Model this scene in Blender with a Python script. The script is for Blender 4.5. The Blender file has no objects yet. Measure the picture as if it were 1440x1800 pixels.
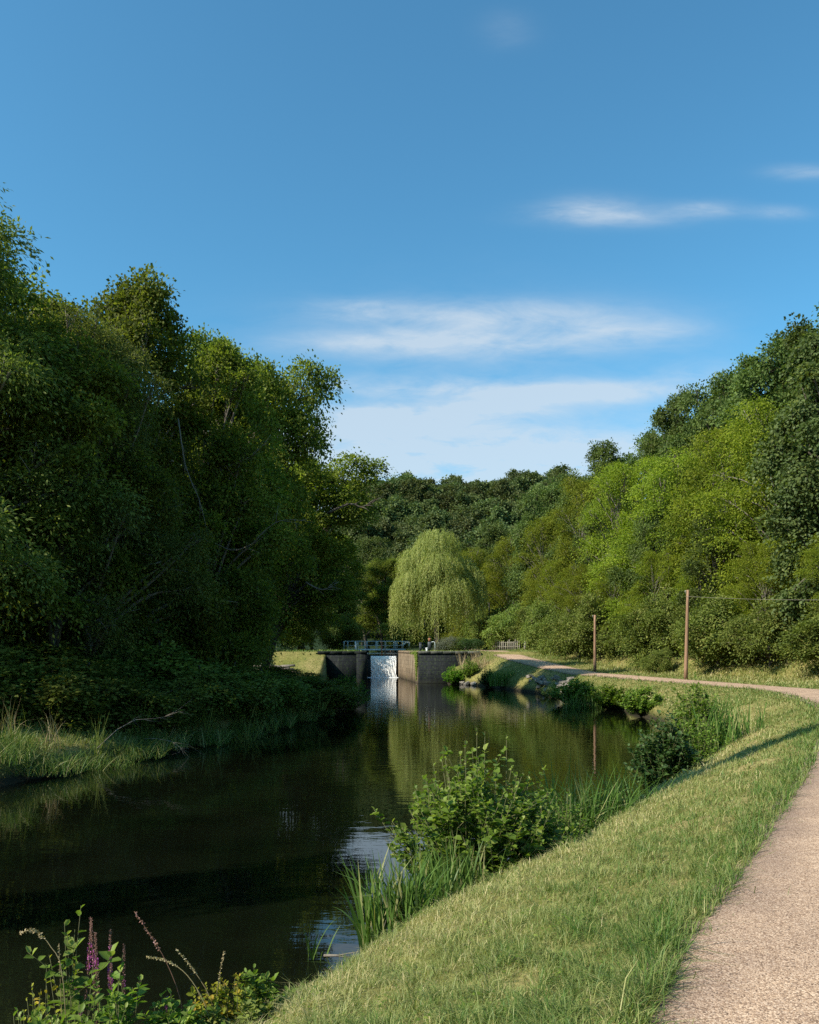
import bpy, math
import numpy as np
C = bpy.context.scene
COL = C.collection
R = math.radians

# ------------------------------------------------------------ camera
F, H0, HY = 1440.0, 3.5, 1138.0          # focal length in px of the 1440 px wide photo, eye height above the water, horizon row
cam_d = bpy.data.cameras.new('camera'); cam = bpy.data.objects.new('camera', cam_d); COL.objects.link(cam)
cam.location = (0, 0, H0); cam.rotation_euler = (R(90), 0, 0)
cam_d.sensor_fit = 'VERTICAL'; cam_d.sensor_height = 24; cam_d.lens = 24 * F / 1800
cam_d.shift_y = (HY - 900) / 1800; cam_d.clip_end = 6000; cam_d.clip_start = 0.05
C.camera = cam
C.render.resolution_x, C.render.resolution_y = 819, 1024
C.view_settings.view_transform = 'Standard'; C.view_settings.look = 'None'
C.view_settings.exposure = 0.62; C.view_settings.gamma = 1

# ------------------------------------------------------------ sun and sky
SUN_EL = 38.0
sx, sy = -0.899, -0.438
sdir = np.array([sx * math.cos(R(SUN_EL)), sy * math.cos(R(SUN_EL)), math.sin(R(SUN_EL))])
sun_d = bpy.data.lights.new('sun', 'SUN'); sun = bpy.data.objects.new('sun', sun_d); COL.objects.link(sun)
sun_d.energy = 5.0; sun_d.angle = R(0.5); sun_d.color = (1, 0.93, 0.80)
from mathutils import Vector
sun.rotation_euler = Vector(sdir).to_track_quat('Z', 'Y').to_euler()
sun.location = (-30, -10, 40)

def nd(nt, typ, props=None, **ins):
    n = nt.nodes.new(typ)
    for k, v in (props or {}).items(): setattr(n, k, v)
    for k, v in ins.items():
        key = int(k[1:]) if k[0] == 'i' and k[1:].isdigit() else k.replace('_', ' ')
        s = n.inputs[key]
        if isinstance(v, bpy.types.NodeSocket): nt.links.new(v, s)
        else: s.default_value = v
    return n
def M(nt, op, a, b=0.0, clamp=False):
    n = nt.nodes.new('ShaderNodeMath'); n.operation = op; n.use_clamp = clamp
    for i, v in enumerate((a, b)):
        if isinstance(v, bpy.types.NodeSocket): nt.links.new(v, n.inputs[i])
        else: n.inputs[i].default_value = v
    return n.outputs[0]
def MIX(nt, f, a, b, blend='MIX'):
    n = nt.nodes.new('ShaderNodeMix'); n.data_type = 'RGBA'; n.blend_type = blend
    for i, v in ((0, f), (6, a), (7, b)):
        if isinstance(v, bpy.types.NodeSocket): nt.links.new(v, n.inputs[i])
        else: n.inputs[i].default_value = v if i == 0 else (*v, 1) if len(v) == 3 else v
    return n.outputs[2]
def RAMP(nt, f, stops):
    n = nt.nodes.new('ShaderNodeValToRGB'); nt.links.new(f, n.inputs[0])
    e = n.color_ramp.elements
    while len(e) < len(stops): e.new(0.5)
    for i, (p, c) in enumerate(stops):
        e[i].position = p; e[i].color = (*c, 1) if len(c) == 3 else c
    return n.outputs[0]

w = bpy.data.worlds.new('World'); C.world = w; w.use_nodes = True
nt = w.node_tree; nt.nodes.clear()
sky = nd(nt, 'ShaderNodeTexSky', dict(sky_type='NISHITA', sun_disc=False, sun_elevation=R(SUN_EL), sun_rotation=math.atan2(sx, sy), altitude=200, air_density=1.0, dust_density=1.0, ozone_density=2.0))
tc = nd(nt, 'ShaderNodeTexCoord')
sep = nd(nt, 'ShaderNodeSeparateXYZ', i0=tc.outputs['Generated'])
dy = M(nt, 'MAXIMUM', M(nt, 'ABSOLUTE', sep.outputs[1]), 0.05)
u = M(nt, 'DIVIDE', sep.outputs[0], dy); v = M(nt, 'DIVIDE', sep.outputs[2], dy)
def gauss(u0, v0, su, sv, amp):
    a = M(nt, 'DIVIDE', M(nt, 'SUBTRACT', u, u0), su); b = M(nt, 'DIVIDE', M(nt, 'SUBTRACT', v, v0), sv)
    r2 = M(nt, 'ADD', M(nt, 'MULTIPLY', a, a), M(nt, 'MULTIPLY', b, b))
    return M(nt, 'MULTIPLY', M(nt, 'EXPONENT', M(nt, 'MULTIPLY', r2, -1.0)), amp)
wv = nd(nt, 'ShaderNodeCombineXYZ', i0=M(nt, 'MULTIPLY', u, 5.0), i1=M(nt, 'MULTIPLY', v, 17.0), i2=3.3)
no = nd(nt, 'ShaderNodeTexNoise', Vector=wv.outputs[0], Scale=1.0, Detail=8.0, Roughness=0.6, Distortion=0.5)
wv2 = nd(nt, 'ShaderNodeCombineXYZ', i0=M(nt, 'MULTIPLY', u, 13.0), i1=M(nt, 'MULTIPLY', v, 42.0), i2=1.3)
no2 = nd(nt, 'ShaderNodeTexNoise', Vector=wv2.outputs[0], Scale=1.0, Detail=9.0, Roughness=0.66, Distortion=0.6)
mask = None
for g in [(0.11, .405, .17, .018, .62), (-.06, .412, .07, .012, .35), (.05, .372, .20, .016, .75), (.28, .387, .07, .013, .5),
          (.20, .312, .16, .0130, .85), (-.02, .318, .10, .011, .5), (-.03, .280, .12, .016, .62), (.10, .290, .10, .012, .4), (-.04, .264, .16, .010, .5),
          (.10, .23, .5, .028, .85), (.36, .33, .06, .018, .35),
          (.215, .535, .055, .014, .55), (.25, .525, .08, .011, .45), (.36, .535, .04, .009, .55), (.48, .58, .04, .008, .45), (.45, .53, .035, .008, .4),
          (.12, .755, .03, .02, .10), (.07, .34, .22, .08, .20), (.1, .19, 1.2, .075, .80)]:
    gg = gauss(*g); mask = gg if mask is None else M(nt, 'ADD', mask, gg)
dens = M(nt, 'ADD', M(nt, 'MULTIPLY', M(nt, 'SUBTRACT', no.outputs[0], 0.5), 2.8), M(nt, 'MULTIPLY', M(nt, 'SUBTRACT', no2.outputs[0], 0.5), 1.7))
fac = M(nt, 'MULTIPLY', M(nt, 'MULTIPLY', mask, M(nt, 'MAXIMUM', M(nt, 'ADD', dens, 0.9), 0.0)), 0.80, True)
fac = M(nt, 'MINIMUM', fac, 0.72)
sk = MIX(nt, 1.0, sky.outputs[0], (0.54, 1.10, 1.17), 'MULTIPLY')
sk = MIX(nt, fac, sk, (4.0, 4.5, 4.95))
bg = nd(nt, 'ShaderNodeBackground', Color=sk, Strength=0.112)
nd(nt, 'ShaderNodeOutputWorld', Surface=bg.outputs[0])

cy = C.cycles
cy.use_denoising = False; cy.max_bounces = 8; cy.diffuse_bounces = 2; cy.glossy_bounces = 3; cy.transmission_bounces = 4; cy.transparent_max_bounces = 8
cy.caustics_reflective = False; cy.caustics_refractive = False
cy.sample_clamp_indirect = 6

# ------------------------------------------------------------ materials
def mat(name, col=(.5, .5, .5), rough=.8, spec=.3):
    m = bpy.data.materials.new(name); m.use_nodes = True
    b = m.node_tree.nodes['Principled BSDF']
    b.inputs['Base Color'].default_value = (*col, 1); b.inputs['Roughness'].default_value = rough
    b.inputs['Specular IOR Level'].default_value = spec
    return m, m.node_tree, b
def leafmat(name, c0, c1, c2=None, rough=.62, trans=.35, spec=.14, obj_var=.25):
    """tint attribute runs c0 -> c1 (-> c2 rare)"""
    m, t, b = mat(name, c0, rough, spec)
    at = nd(t, 'ShaderNodeAttribute', dict(attribute_name='tint'))
    stops = [(0, c0), (.75, c1), (1, c2 or c1)]
    c = RAMP(t, at.outputs['Fac'], stops)
    oi = nd(t, 'ShaderNodeObjectInfo')
    val = M(t, 'ADD', M(t, 'MULTIPLY', oi.outputs['Random'], obj_var * 2), 1 - obj_var)
    hs = nd(t, 'ShaderNodeHueSaturation', Color=c, Value=val, Hue=M(t, 'ADD', M(t, 'MULTIPLY', oi.outputs['Random'], .03 * obj_var * 4), .5 - .015 * obj_var * 4))
    t.links.new(hs.outputs[0], b.inputs['Base Color'])
    tr = nd(t, 'ShaderNodeBsdfTranslucent')
    tcol = MIX(t, 1.0, hs.outputs[0], (1.25, 1.35, .6), 'MULTIPLY'); t.links.new(tcol, tr.inputs[0])
    mx = nd(t, 'ShaderNodeMixShader', i0=trans, i1=b.outputs[0], i2=tr.outputs[0])
    t.links.new(mx.outputs[0], t.nodes['Material Output'].inputs[0])
    return m
def noisemat(name, stops, scale, rough=.85, bump=.3, stretch=(1, 1, 1), detail=6, spec=.25, dist=.02):
    m, t, b = mat(name, stops[0][1], rough, spec)
    g = nd(t, 'ShaderNodeNewGeometry')
    mp = nd(t, 'ShaderNodeMapping', Vector=g.outputs['Position'], Scale=stretch)
    n = nd(t, 'ShaderNodeTexNoise', Vector=mp.outputs[0], Scale=scale, Detail=detail, Roughness=.62)
    c = RAMP(t, n.outputs[0], stops); t.links.new(c, b.inputs['Base Color'])
    bp = nd(t, 'ShaderNodeBump', Strength=bump, Distance=dist, Height=n.outputs[0]); t.links.new(bp.outputs[0], b.inputs['Normal'])
    return m

MT = {}
MT['alder'] = leafmat('alder_leaf', (.062, .088, .015), (.185, .225, .034), (.26, .29, .05), trans=.48)
MT['ash'] = leafmat('ash_leaf', (.066, .092, .024), (.165, .195, .045), (.22, .24, .06), trans=.46)
MT['oak'] = leafmat('oak_leaf', (.055, .084, .024), (.125, .165, .040), (.15, .18, .05), trans=.32)
MT['robinia'] = leafmat('robinia_leaf', (.120, .160, .018), (.225, .265, .026), (.30, .32, .03), trans=.45)
MT['hedge'] = leafmat('hedge_leaf', (.078, .112, .024), (.185, .225, .046), (.28, .28, .08), trans=.36)
MT['poplar'] = leafmat('poplar_leaf', (.065, .100, .032), (.130, .180, .055), (.19, .23, .06), rough=.5, trans=.35)
MT['willow'] = leafmat('willow_leaf', (.22, .25, .065), (.35, .375, .115), (.44, .44, .17), trans=.42, obj_var=.02)
MT['hill'] = leafmat('hill_leaf', (.058, .080, .030), (.110, .136, .046), (.17, .19, .06), trans=.25, obj_var=.36)
MT['shade'] = leafmat('undergrowth_leaf', (.058, .084, .015), (.155, .19, .030), (.23, .25, .05), trans=.3)
MT['bright'] = leafmat('bright_leaf', (.055, .12, .012), (.12, .22, .02), (.22, .30, .04), trans=.45, rough=.35)
MT['bushleaf'] = leafmat('bush_leaf', (.075, .13, .018), (.175, .265, .038), (.30, .36, .08), trans=.45, rough=.5, spec=.25, obj_var=.1)
MT['darkleaf'] = leafmat('dark_leaf', (.025, .055, .014), (.050, .095, .022), (.09, .15, .04), trans=.28, rough=.5, spec=.25, obj_var=.1)
MT['yellowleaf'] = leafmat('yellowing_leaf', (.16, .20, .02), (.30, .27, .03), (.40, .25, .04), trans=.4)
MT['reed'] = leafmat('reed_blade', (.060, .115, .022), (.125, .205, .045), (.32, .30, .13), trans=.3, rough=.4, obj_var=.12)
MT['grey'] = leafmat('grey_leaf', (.13, .15, .10), (.22, .24, .17), (.3, .3, .24), trans=.25)
MT['straw'] = leafmat('straw', (.30, .23, .12), (.42, .34, .19), (.5, .42, .28), trans=.2, obj_var=.15)
MT['bark'] = noisemat('bark', [(.3, (.035, .028, .02)), (.7, (.13, .11, .085))], 3, stretch=(3, 3, .6), bump=.6)
MT['palebark'] = noisemat('pale_bark', [(.3, (.09, .075, .06)), (.7, (.22, .19, .155))], 4, stretch=(3, 3, .6), bump=.5)
MT['polewood'] = noisemat('pole_wood', [(.3, (.16, .085, .05)), (.7, (.34, .21, .13))], 4, stretch=(6, 6, .4), bump=.4)
MT['darkwood'] = noisemat('dark_wood', [(.3, (.02, .02, .02)), (.7, (.07, .06, .05))], 4, stretch=(6, 6, .4), bump=.4)
MT['greywood'] = noisemat('grey_wood', [(.3, (.28, .26, .22)), (.7, (.48, .45, .38))], 4, stretch=(6, 6, .4), bump=.4)
MT['stem'] = noisemat('stem', [(.3, (.06, .08, .02)), (.7, (.14, .12, .06))], 20, bump=.1)
MT['redstem'] = noisemat('red_stem', [(.3, (.10, .045, .03)), (.7, (.20, .11, .07))], 20, bump=.1)
MT['fencewood'] = noisemat('fence_wood', [(.3, (.14, .12, .09)), (.7, (.30, .27, .21))], 4, stretch=(6, 6, .4), bump=.4)
MT['rock'] = noisemat('rock', [(.3, (.10, .085, .07)), (.55, (.21, .185, .155)), (.75, (.33, .30, .26))], 2.5, bump=.8, dist=.05)
MT['bluepaint'] = noisemat('pale_blue_paint', [(.35, (.42, .50, .52)), (.7, (.60, .67, .68))], 3, rough=.5, bump=.05)
MT['whitepaint'] = noisemat('white_paint', [(.35, (.5, .52, .52)), (.7, (.72, .74, .73))], 3, rough=.5, bump=.05)
MT['rust'] = noisemat('rusty_red_paint', [(.3, (.24, .09, .05)), (.7, (.40, .18, .10))], 5, rough=.7, bump=.1)
MT['steel'] = noisemat('dark_steel', [(.3, (.03, .035, .04)), (.7, (.09, .10, .11))], 4, rough=.55, bump=.1)
MT['purple'] = leafmat('purple_petal', (.30, .06, .24), (.45, .10, .36), (.52, .22, .42), trans=.35, obj_var=.1)
MT['spike'] = leafmat('faded_spike', (.20, .09, .08), (.30, .16, .13), (.34, .2, .22), trans=.2, obj_var=.1)

# ------------------------------------------------------------ mesh helpers
def mk(name, verts, polys, material, parent=None, tint=None, smooth=False):
    """polys: list of (n,k) int arrays; tint: per face array in the same order"""
    me = bpy.data.meshes.new(name)
    verts = np.asarray(verts, np.float32)
    polys = [np.asarray(p, np.int32) for p in polys if len(p)]
    nf = sum(len(p) for p in polys); nl = sum(p.size for p in polys)
    me.vertices.add(len(verts)); me.vertices.foreach_set('co', verts.ravel())
    me.loops.add(nl); me.loops.foreach_set('vertex_index', np.concatenate([p.ravel() for p in polys]))
    me.polygons.add(nf)
    tot = np.concatenate([np.full(len(p), p.shape[1], np.int32) for p in polys])
    st = np.zeros(nf, np.int32); st[1:] = np.cumsum(tot)[:-1]
    me.polygons.foreach_set('loop_start', st); me.polygons.foreach_set('loop_total', tot)
    if smooth: me.polygons.foreach_set('use_smooth', np.ones(nf, bool))
    me.update(calc_edges=True)
    if tint is not None:
        a = me.attributes.new('tint', 'FLOAT', 'FACE'); a.data.foreach_set('value', np.asarray(tint, np.float32))
    me.materials.append(material)
    o = bpy.data.objects.new(name, me); COL.objects.link(o)
    if parent: o.parent = parent
    return o
def tag(o, label=None, cat=None, group=None, kind=None):
    if label: o['label'] = label
    if cat: o['category'] = cat
    if group: o['group'] = group
    if kind: o['kind'] = kind
    return o
def empty(name, loc=(0, 0, 0), rz=0, s=1):
    o = bpy.data.objects.new(name, None); COL.objects.link(o)
    o.location = loc; o.rotation_euler = (0, 0, rz); o.scale = (s, s, s) if np.isscalar(s) else s
    o.empty_display_size = .2
    return o
KIDS = {}
def copy_tree(o, loc, rz=0, s=1, mats=None):
    c = o.copy(); COL.objects.link(c)
    c.location = loc; c.rotation_euler = (0, 0, rz); c.scale = (s, s, s) if np.isscalar(s) else s
    for ch in o.children:
        d = ch.copy(); COL.objects.link(d); d.parent = c
        for g in ch.children:
            e = g.copy(); COL.objects.link(e); e.parent = d
    return c
class MB:
    def __init__(s): s.v = []; s.f = {}; s.t = {}; s.n = 0
    def add(s, v, faces, t=.5):
        v = np.asarray(v, float)
        for f in faces:
            f = np.asarray(f)
            if f.ndim == 1: f = f[None]
            s.f.setdefault(f.shape[1], []).append(f + s.n)
            s.t.setdefault(f.shape[1], []).append(np.broadcast_to(t, (len(f),)))
        s.v.append(v); s.n += len(v)
    def build(s, name, m, parent=None, smooth=False, tint=True):
        ks = sorted(s.f); P = [np.concatenate(s.f[k]) for k in ks]; T = np.concatenate([np.concatenate(s.t[k]) for k in ks])
        return mk(name, np.concatenate(s.v), P, m, parent, T if tint else None, smooth)
    def tube(s, pts, rad, sides=6, t=.5):
        pts = np.asarray(pts, float); n = len(pts); rad = np.broadcast_to(rad, (n,))
        d = np.gradient(pts, axis=0); d /= np.linalg.norm(d, axis=1)[:, None] + 1e-9
        ref = np.where(np.abs(d[:, 2:3]) > .9, [[1, 0, 0]], [[0, 0, 1]])
        a = np.cross(d, ref); a /= np.linalg.norm(a, axis=1)[:, None]; b = np.cross(d, a)
        an = np.arange(sides) / sides * 2 * np.pi
        V = pts[:, None] + rad[:, None, None] * (np.cos(an)[None, :, None] * a[:, None] + np.sin(an)[None, :, None] * b[:, None])
        i = np.arange(n - 1)[:, None] * sides; j = np.arange(sides)[None]; k = (j + 1) % sides
        q = np.stack([i + j, i + k, i + k + sides, i + j + sides], -1).reshape(-1, 4)
        s.add(V.reshape(-1, 3), [q, np.arange(sides)[::-1][None], (np.arange(sides) + (n - 1) * sides)[None]], t)
    def box(s, c, size, rz=0, t=.5, bev=0):
        c = np.asarray(c, float); h = np.asarray(size, float) / 2
        cs, sn = math.cos(rz), math.sin(rz)
        if bev:
            xy = []
            for sxx, syy in ((1, 1), (-1, 1), (-1, -1), (1, -1)):
                for k in (0, 1):
                    if (k == 0) == (sxx * syy > 0): xy.append((sxx * h[0], syy * (h[1] - bev)))
                    else: xy.append((sxx * (h[0] - bev), syy * h[1]))
            xy = np.array(xy)
            xi = xy * (1 - bev / max(h[0], h[1]))
            rings = [(xy, -h[2]), (xy, h[2] - bev), (xi, h[2])]
            V = np.concatenate([np.c_[r, np.full(8, z)] for r, z in rings])
            j = np.arange(8); k = (j + 1) % 8
            q = np.concatenate([np.stack([o + j, o + k, o + k + 8, o + j + 8], -1) for o in (0, 8)])
            fs = [q, np.arange(8)[::-1][None], (np.arange(8) + 16)[None]]
        else:
            V = np.array([(x, y, z) for x in (-1, 1) for y in (-1, 1) for z in (-1, 1)]) * h
            fs = [np.array([(0, 1, 3, 2), (4, 6, 7, 5), (0, 4, 5, 1), (2, 3, 7, 6), (0, 2, 6, 4), (1, 5, 7, 3)])]
        V = np.c_[V[:, 0] * cs - V[:, 1] * sn, V[:, 0] * sn + V[:, 1] * cs, V[:, 2]] + c
        s.add(V, fs, t)
    def prism(s, poly, z0, z1, t=.5):
        poly = np.asarray(poly, float); n = len(poly)
        V = np.concatenate([np.c_[poly, np.full(n, z0)], np.c_[poly, np.full(n, z1)]])
        j = np.arange(n); k = (j + 1) % n
        s.add(V, [np.stack([j, k, k + n, j + n], -1), j[::-1][None], (j + n)[None]], t)
def norm(a): return a / (np.linalg.norm(a, axis=-1, keepdims=True) + 1e-9)
def leaves(mb, P, Nn, A, L, W, tint, kind='rhomb', fold=.15):
    """P base points, Nn rough normals, A rough axis directions"""
    n = len(P); A = norm(A); S = norm(np.cross(A, Nn)); U = np.cross(S, A)
    L = np.broadcast_to(L, (n,))[:, None]; W = np.broadcast_to(W, (n,))[:, None]
    if kind == 'rhomb':
        V = np.stack([P, P + A * L * .45 + S * W * .5 + U * W * fold, P + A * L, P + A * L * .45 - S * W * .5 + U * W * fold], 1)
        q = np.arange(n)[:, None] * 4 + np.arange(4)[None]
        mb.add(V.reshape(-1, 3), [q], tint)
    else:  # folded rounded leaf, two halves
        V = np.stack([P, P + A * L * .55 - U * L * .03, P + A * L - U * L * .1,
                      P + A * L * .25 + S * W * .42 + U * W * fold, P + A * L * .68 + S * W * .46 + U * W * fold,
                      P + A * L * .25 - S * W * .42 + U * W * fold, P + A * L * .68 - S * W * .46 + U * W * fold], 1)
        b = np.arange(n)[:, None] * 7
        q = np.concatenate([b + np.array([[0, 3, 4, 2, 1]]), b + np.array([[0, 1, 2, 6, 5]])])
        mb.add(V.reshape(-1, 3), [q], np.concatenate([np.broadcast_to(tint, (n,))] * 2))

def spline(pts, step=1.0):
    pts = np.asarray(pts, float); out = []
    P = np.vstack([2 * pts[0] - pts[1], pts, 2 * pts[-1] - pts[-2]])
    for i in range(1, len(P) - 2):
        n = max(2, int(np.linalg.norm(P[i + 1][:2] - P[i][:2]) / step))
        t = np.arange(n)[:, None] / n
        out.append(.5 * (2 * P[i] + (P[i + 1] - P[i - 1]) * t + (2 * P[i - 1] - 5 * P[i] + 4 * P[i + 1] - P[i + 2]) * t ** 2 + (3 * P[i] - P[i - 1] - 3 * P[i + 1] + P[i + 2]) * t ** 3))
    out.append(pts[-1:]); return np.vstack(out)

# ------------------------------------------------------------ layout
RB = spline([(-14, -8), (-8, -1.5), (-3.9, 3.2), (-2.25, 5.4), (-1.2, 6.9), (-.6, 8.1), (0.0, 9.2), (.9, 10.5), (2.0, 11.8), (3.6, 14.8), (5.9, 18.6), (8.5, 23.3), (10.4, 29),
             (11.2, 34), (11.7, 40), (11.9, 46), (11.6, 52), (10.3, 60), (8.6, 66), (6.6, 74), (3.7, 79.5)], 1.0)
LB = spline([(-12.0, -10), (-12, 6), (-11.2, 16), (-10.3, 20.8), (-9.3, 24), (-8.6, 26), (-7.3, 31), (-6.0, 36.5), (-4.9, 41), (-4.3, 46), (-4.8, 52), (-6.4, 60), (-8.2, 70), (-8.0, 79.5)], 1.5)
CD = np.array([-.1375, .9905])            # lock chamber direction
A0 = np.array([-4.17, 80.]); A1 = np.array([.83, 80.])
def along(a, d): return a + CD * d
PATH = spline([(-7.5, -9.5, 1.9), (-4.5, -5, 1.9), (-1.6, -.6, 1.9), (.99, 3.48, 1.9), (1.47, 4.41, 1.9), (1.99, 5.21, 1.9), (3.03, 6.96, 1.9), (4.76, 9.89, 1.9), (5.9, 11.9, 1.9), (8.6, 16.8, 1.88), (11.6, 23, 1.82),
               (13.8, 29.5, 1.74), (15.3, 36, 1.64), (15.8, 41, 1.52), (15.6, 46, 1.47), (15.0, 50, 1.45), (13.2, 58, 1.49), (11.9, 63, 1.56), (10.1, 70, 2.05), (9.0, 76, 2.45), (7.7, 84, 3.06), (7.4, 92, 3.1), (7.6, 104, 3.1), (8.5, 125, 3.1), (10, 160, 3.2), (20, 260, 3.2), (40, 600, 3.2)], .5)
PW = 2.8
pd = np.gradient(PATH[:, :2], axis=0); pd = norm(pd); pn = np.c_[pd[:, 1], -pd[:, 0]]      # right hand normal
POLY = np.vstack([RB, [(3.85, 80.35)], [(A1[0] + .35, 80.35)], [along(A1, .4) + [.35, 0]], [along(A1, 90) + [.35, 0]], [along(A0, 90) - [.35, 0]], [along(A0, .4) - [.35, 0]], [(A0[0] - .35, 80.35)], [(-8.0, 80.35)], LB[::-1], [(-12, -60)], [(-30, -60)]])
def seg_dist(x, y, line, closed=False):
    P = line[:, :2]; Q = np.roll(P, -1, 0) if closed else None
    a = P if closed else P[:-1]; b = Q if closed else P[1:]
    best = np.full(x.shape, 1e9); bi = np.zeros(x.shape, int); bt = np.zeros(x.shape); side = np.zeros(x.shape)
    for i in range(len(a)):
        dx, dyy = b[i] - a[i]; L2 = dx * dx + dyy * dyy + 1e-12
        t = np.clip(((x - a[i][0]) * dx + (y - a[i][1]) * dyy) / L2, 0, 1)
        ex = x - a[i][0] - t * dx; ey = y - a[i][1] - t * dyy; d2 = ex * ex + ey * ey
        m = d2 < best
        best = np.where(m, d2, best); bi = np.where(m, i, bi); bt = np.where(m, t, bt)
        side = np.where(m, dx * ey - dyy * ex, side)
    return np.sqrt(best), bi, bt, side
def inside(x, y, poly):
    r = np.zeros(x.shape, bool); n = len(poly)
    for i in range(n):
        x0, y0 = poly[i]; x1, y1 = poly[(i + 1) % n]
        c = ((y0 > y) != (y1 > y)) & (x < (x1 - x0) * (y - y0) / (y1 - y0 + 1e-12) + x0)
        r ^= c
    return r
def ss(a, b, x):
    t = np.clip((x - a) / (b - a), 0, 1); return t * t * (3 - 2 * t)
def vnoise(x, y, s, seed=0):
    r = np.random.RandomState(seed); o = 0
    for k in range(5):
        a = r.rand() * 6.28; f = (1.5 ** k) / s; o = o + np.sin((x * math.cos(a) + y * math.sin(a)) * f * 6.28 + r.rand() * 6.28 + 1.3 * np.sin((x * math.sin(a) - y * math.cos(a)) * f * 4 + r.rand() * 6)) / 1.3 ** k
    return o / 3.2
def terrain(x, y, full=False):
    x = np.asarray(x, float); y = np.asarray(y, float)
    dw, _, _, _ = seg_dist(x, y, POLY, True); ins = inside(x, y, POLY)
    dp, bi, bt, side = seg_dist(x, y, PATH)
    zp = PATH[bi, 2] * (1 - bt) + PATH[np.minimum(bi + 1, len(PATH) - 1), 2] * bt
    r = np.where(side < 0, dp, -dp)          # >0 right of path's left edge
    s = dw
    # right side
    bank = .10 + .38 * ss(0, .45, s)
    t = np.clip(s / (s + np.maximum(dp, 1e-3)), 0, 1)
    zr = bank + (zp - .48) * t ** .85 + (.06 * vnoise(x, y, 2.2, 3) + .035 * vnoise(x, y, .7, 4)) * ss(.3, 1, s) * ss(0, .8, dp)
    zr = np.where(r > 0, zp, zr)
    zr = zr - .07 * ((r > .02) & (r < PW - .02))
    rr = r - PW
    zr = zr + np.where(rr > 0, .035 * np.minimum(rr, 3.5) + 11.5 * (1 - np.exp(-np.maximum(rr - 3.5, 0) * .062)) * (.25 + .75 * ss(-20, 50, y)) * (1 - .55 * ss(95, 150, y)) + .07 * vnoise(x, y, 3, 5) * ss(0, 1, rr), 0)
    # left side
    zl = .12 + .4 * ss(0, .5, s) + 1.0 * (1 - np.exp(-s / 4.)) + .1 * vnoise(x, y, 3, 8) * ss(.3, 1.5, s)
    left = (r < 0) & ((x < -4.3) | (y > 80)) & ((x + .1375 * (y - 80) < -1.7)) & (y > -4)
    left = left & (x < -4.0 + 0 * x) | ((y > 80) & (x + .1375 * (y - 80) < -1.7))
    left = left & ~((y < 8) & (x > -11.5))
    z = np.where(left, zl, zr)
    # lock platform
    dR = np.hypot(x - np.clip(x, 7.3, 9), y - 80.6); dLf = np.hypot(x - np.clip(x, -8.6, -5), y - 80.9)
    z = np.maximum(z, 3.08 - np.where(x > 0, .80 * dR, 99))
    z = np.maximum(z, 3.08 - np.where(x < 0, .36 * dLf, 99))
    plat = (y > 79.95) & (np.abs(x) < 200)
    z = np.where(plat, np.maximum(z, 3.08), z)
    hill = 46.5 * ss(160, 300, y) * (1 + .05 * vnoise(x, y, 90, 2)) + 12 * ss(300, 700, y)
    lhill = 30 * ss(45, 160, -x)
    z = z + hill + np.where(x < 0, lhill, 0)
    z = np.minimum(z, 70 + 0 * z)
    z = np.where(ins, np.where((y > 95.6), -1.0, -.15 - 1.0 * ss(0, 2.5, s)), z)
    return (z, ins, s, r, left) if full else z
def tz(x, y): return float(terrain(np.array([x]), np.array([y]))[0])

def axis(parts):
    return np.unique(np.round(np.concatenate([np.arange(a, b, st) for a, b, st in parts]), 4))
gx = axis([(-2600, -400, 200), (-400, -100, 20), (-100, -24, 3), (-24, -10, .5), (-10, 22, .2), (22, 60, 1), (60, 120, 6), (120, 400, 20), (400, 2601, 200)])
gy = axis([(-400, -60, 30), (-60, -6, 2), (-6, 0, .5), (0, 26, .16), (26, 84, .35), (84, 150, 2), (150, 420, 8), (420, 1000, 50), (1000, 5001, 400)])
X, Y = np.meshgrid(gx, gy)
Z = terrain(X.ravel(), Y.ravel())
nx_, ny_ = len(gx), len(gy)
i = (np.arange(ny_ - 1)[:, None] * nx_ + np.arange(nx_ - 1)[None]).ravel()

# ground material: worn grass over earth, straw where it is dry
m, t, b = mat('ground', (.1, .1, .05), .95, .1)
g = nd(t, 'ShaderNodeNewGeometry')
n1 = nd(t, 'ShaderNodeTexNoise', Vector=g.outputs['Position'], Scale=.35, Detail=6.0, Roughness=.6)
n2 = nd(t, 'ShaderNodeTexNoise', Vector=g.outputs['Position'], Scale=9.0, Detail=6.0, Roughness=.7)
c1 = RAMP(t, n1.outputs[0], [(.35, (.11, .13, .03)), (.55, (.22, .20, .07)), (.7, (.34, .27, .12))])
c2 = RAMP(t, n2.outputs[0], [(.3, (.45, .42, .4)), (.7, (1.25, 1.25, 1.2))])
c = MIX(t, 1.0, c1, c2, 'MULTIPLY')
sz = nd(t, 'ShaderNodeSeparateXYZ', i0=g.outputs['Position'])
mud = M(t, 'SUBTRACT', 1.0, M(t, 'DIVIDE', M(t, 'ADD', sz.outputs[2], M(t, 'MULTIPLY', n2.outputs[0], -.25)), .35), True)
c = MIX(t, mud, c, (.030, .026, .016))
far_ = M(t, 'DIVIDE', M(t, 'SUBTRACT', sz.outputs[1], 115.0), 15.0, True)
c = MIX(t, far_, c, (.018, .032, .012))
t.links.new(c, b.inputs['Base Color'])
bp = nd(t, 'ShaderNodeBump', Strength=.6, Distance=.06, Height=n2.outputs[0]); t.links.new(bp.outputs[0], b.inputs['Normal'])
MT['ground'] = m
ground = mk('ground', np.c_[X.ravel(), Y.ravel(), Z], [np.stack([i, i + 1, i + 1 + nx_, i + nx_], -1)], m, smooth=True)
tag(ground, kind='structure')

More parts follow.
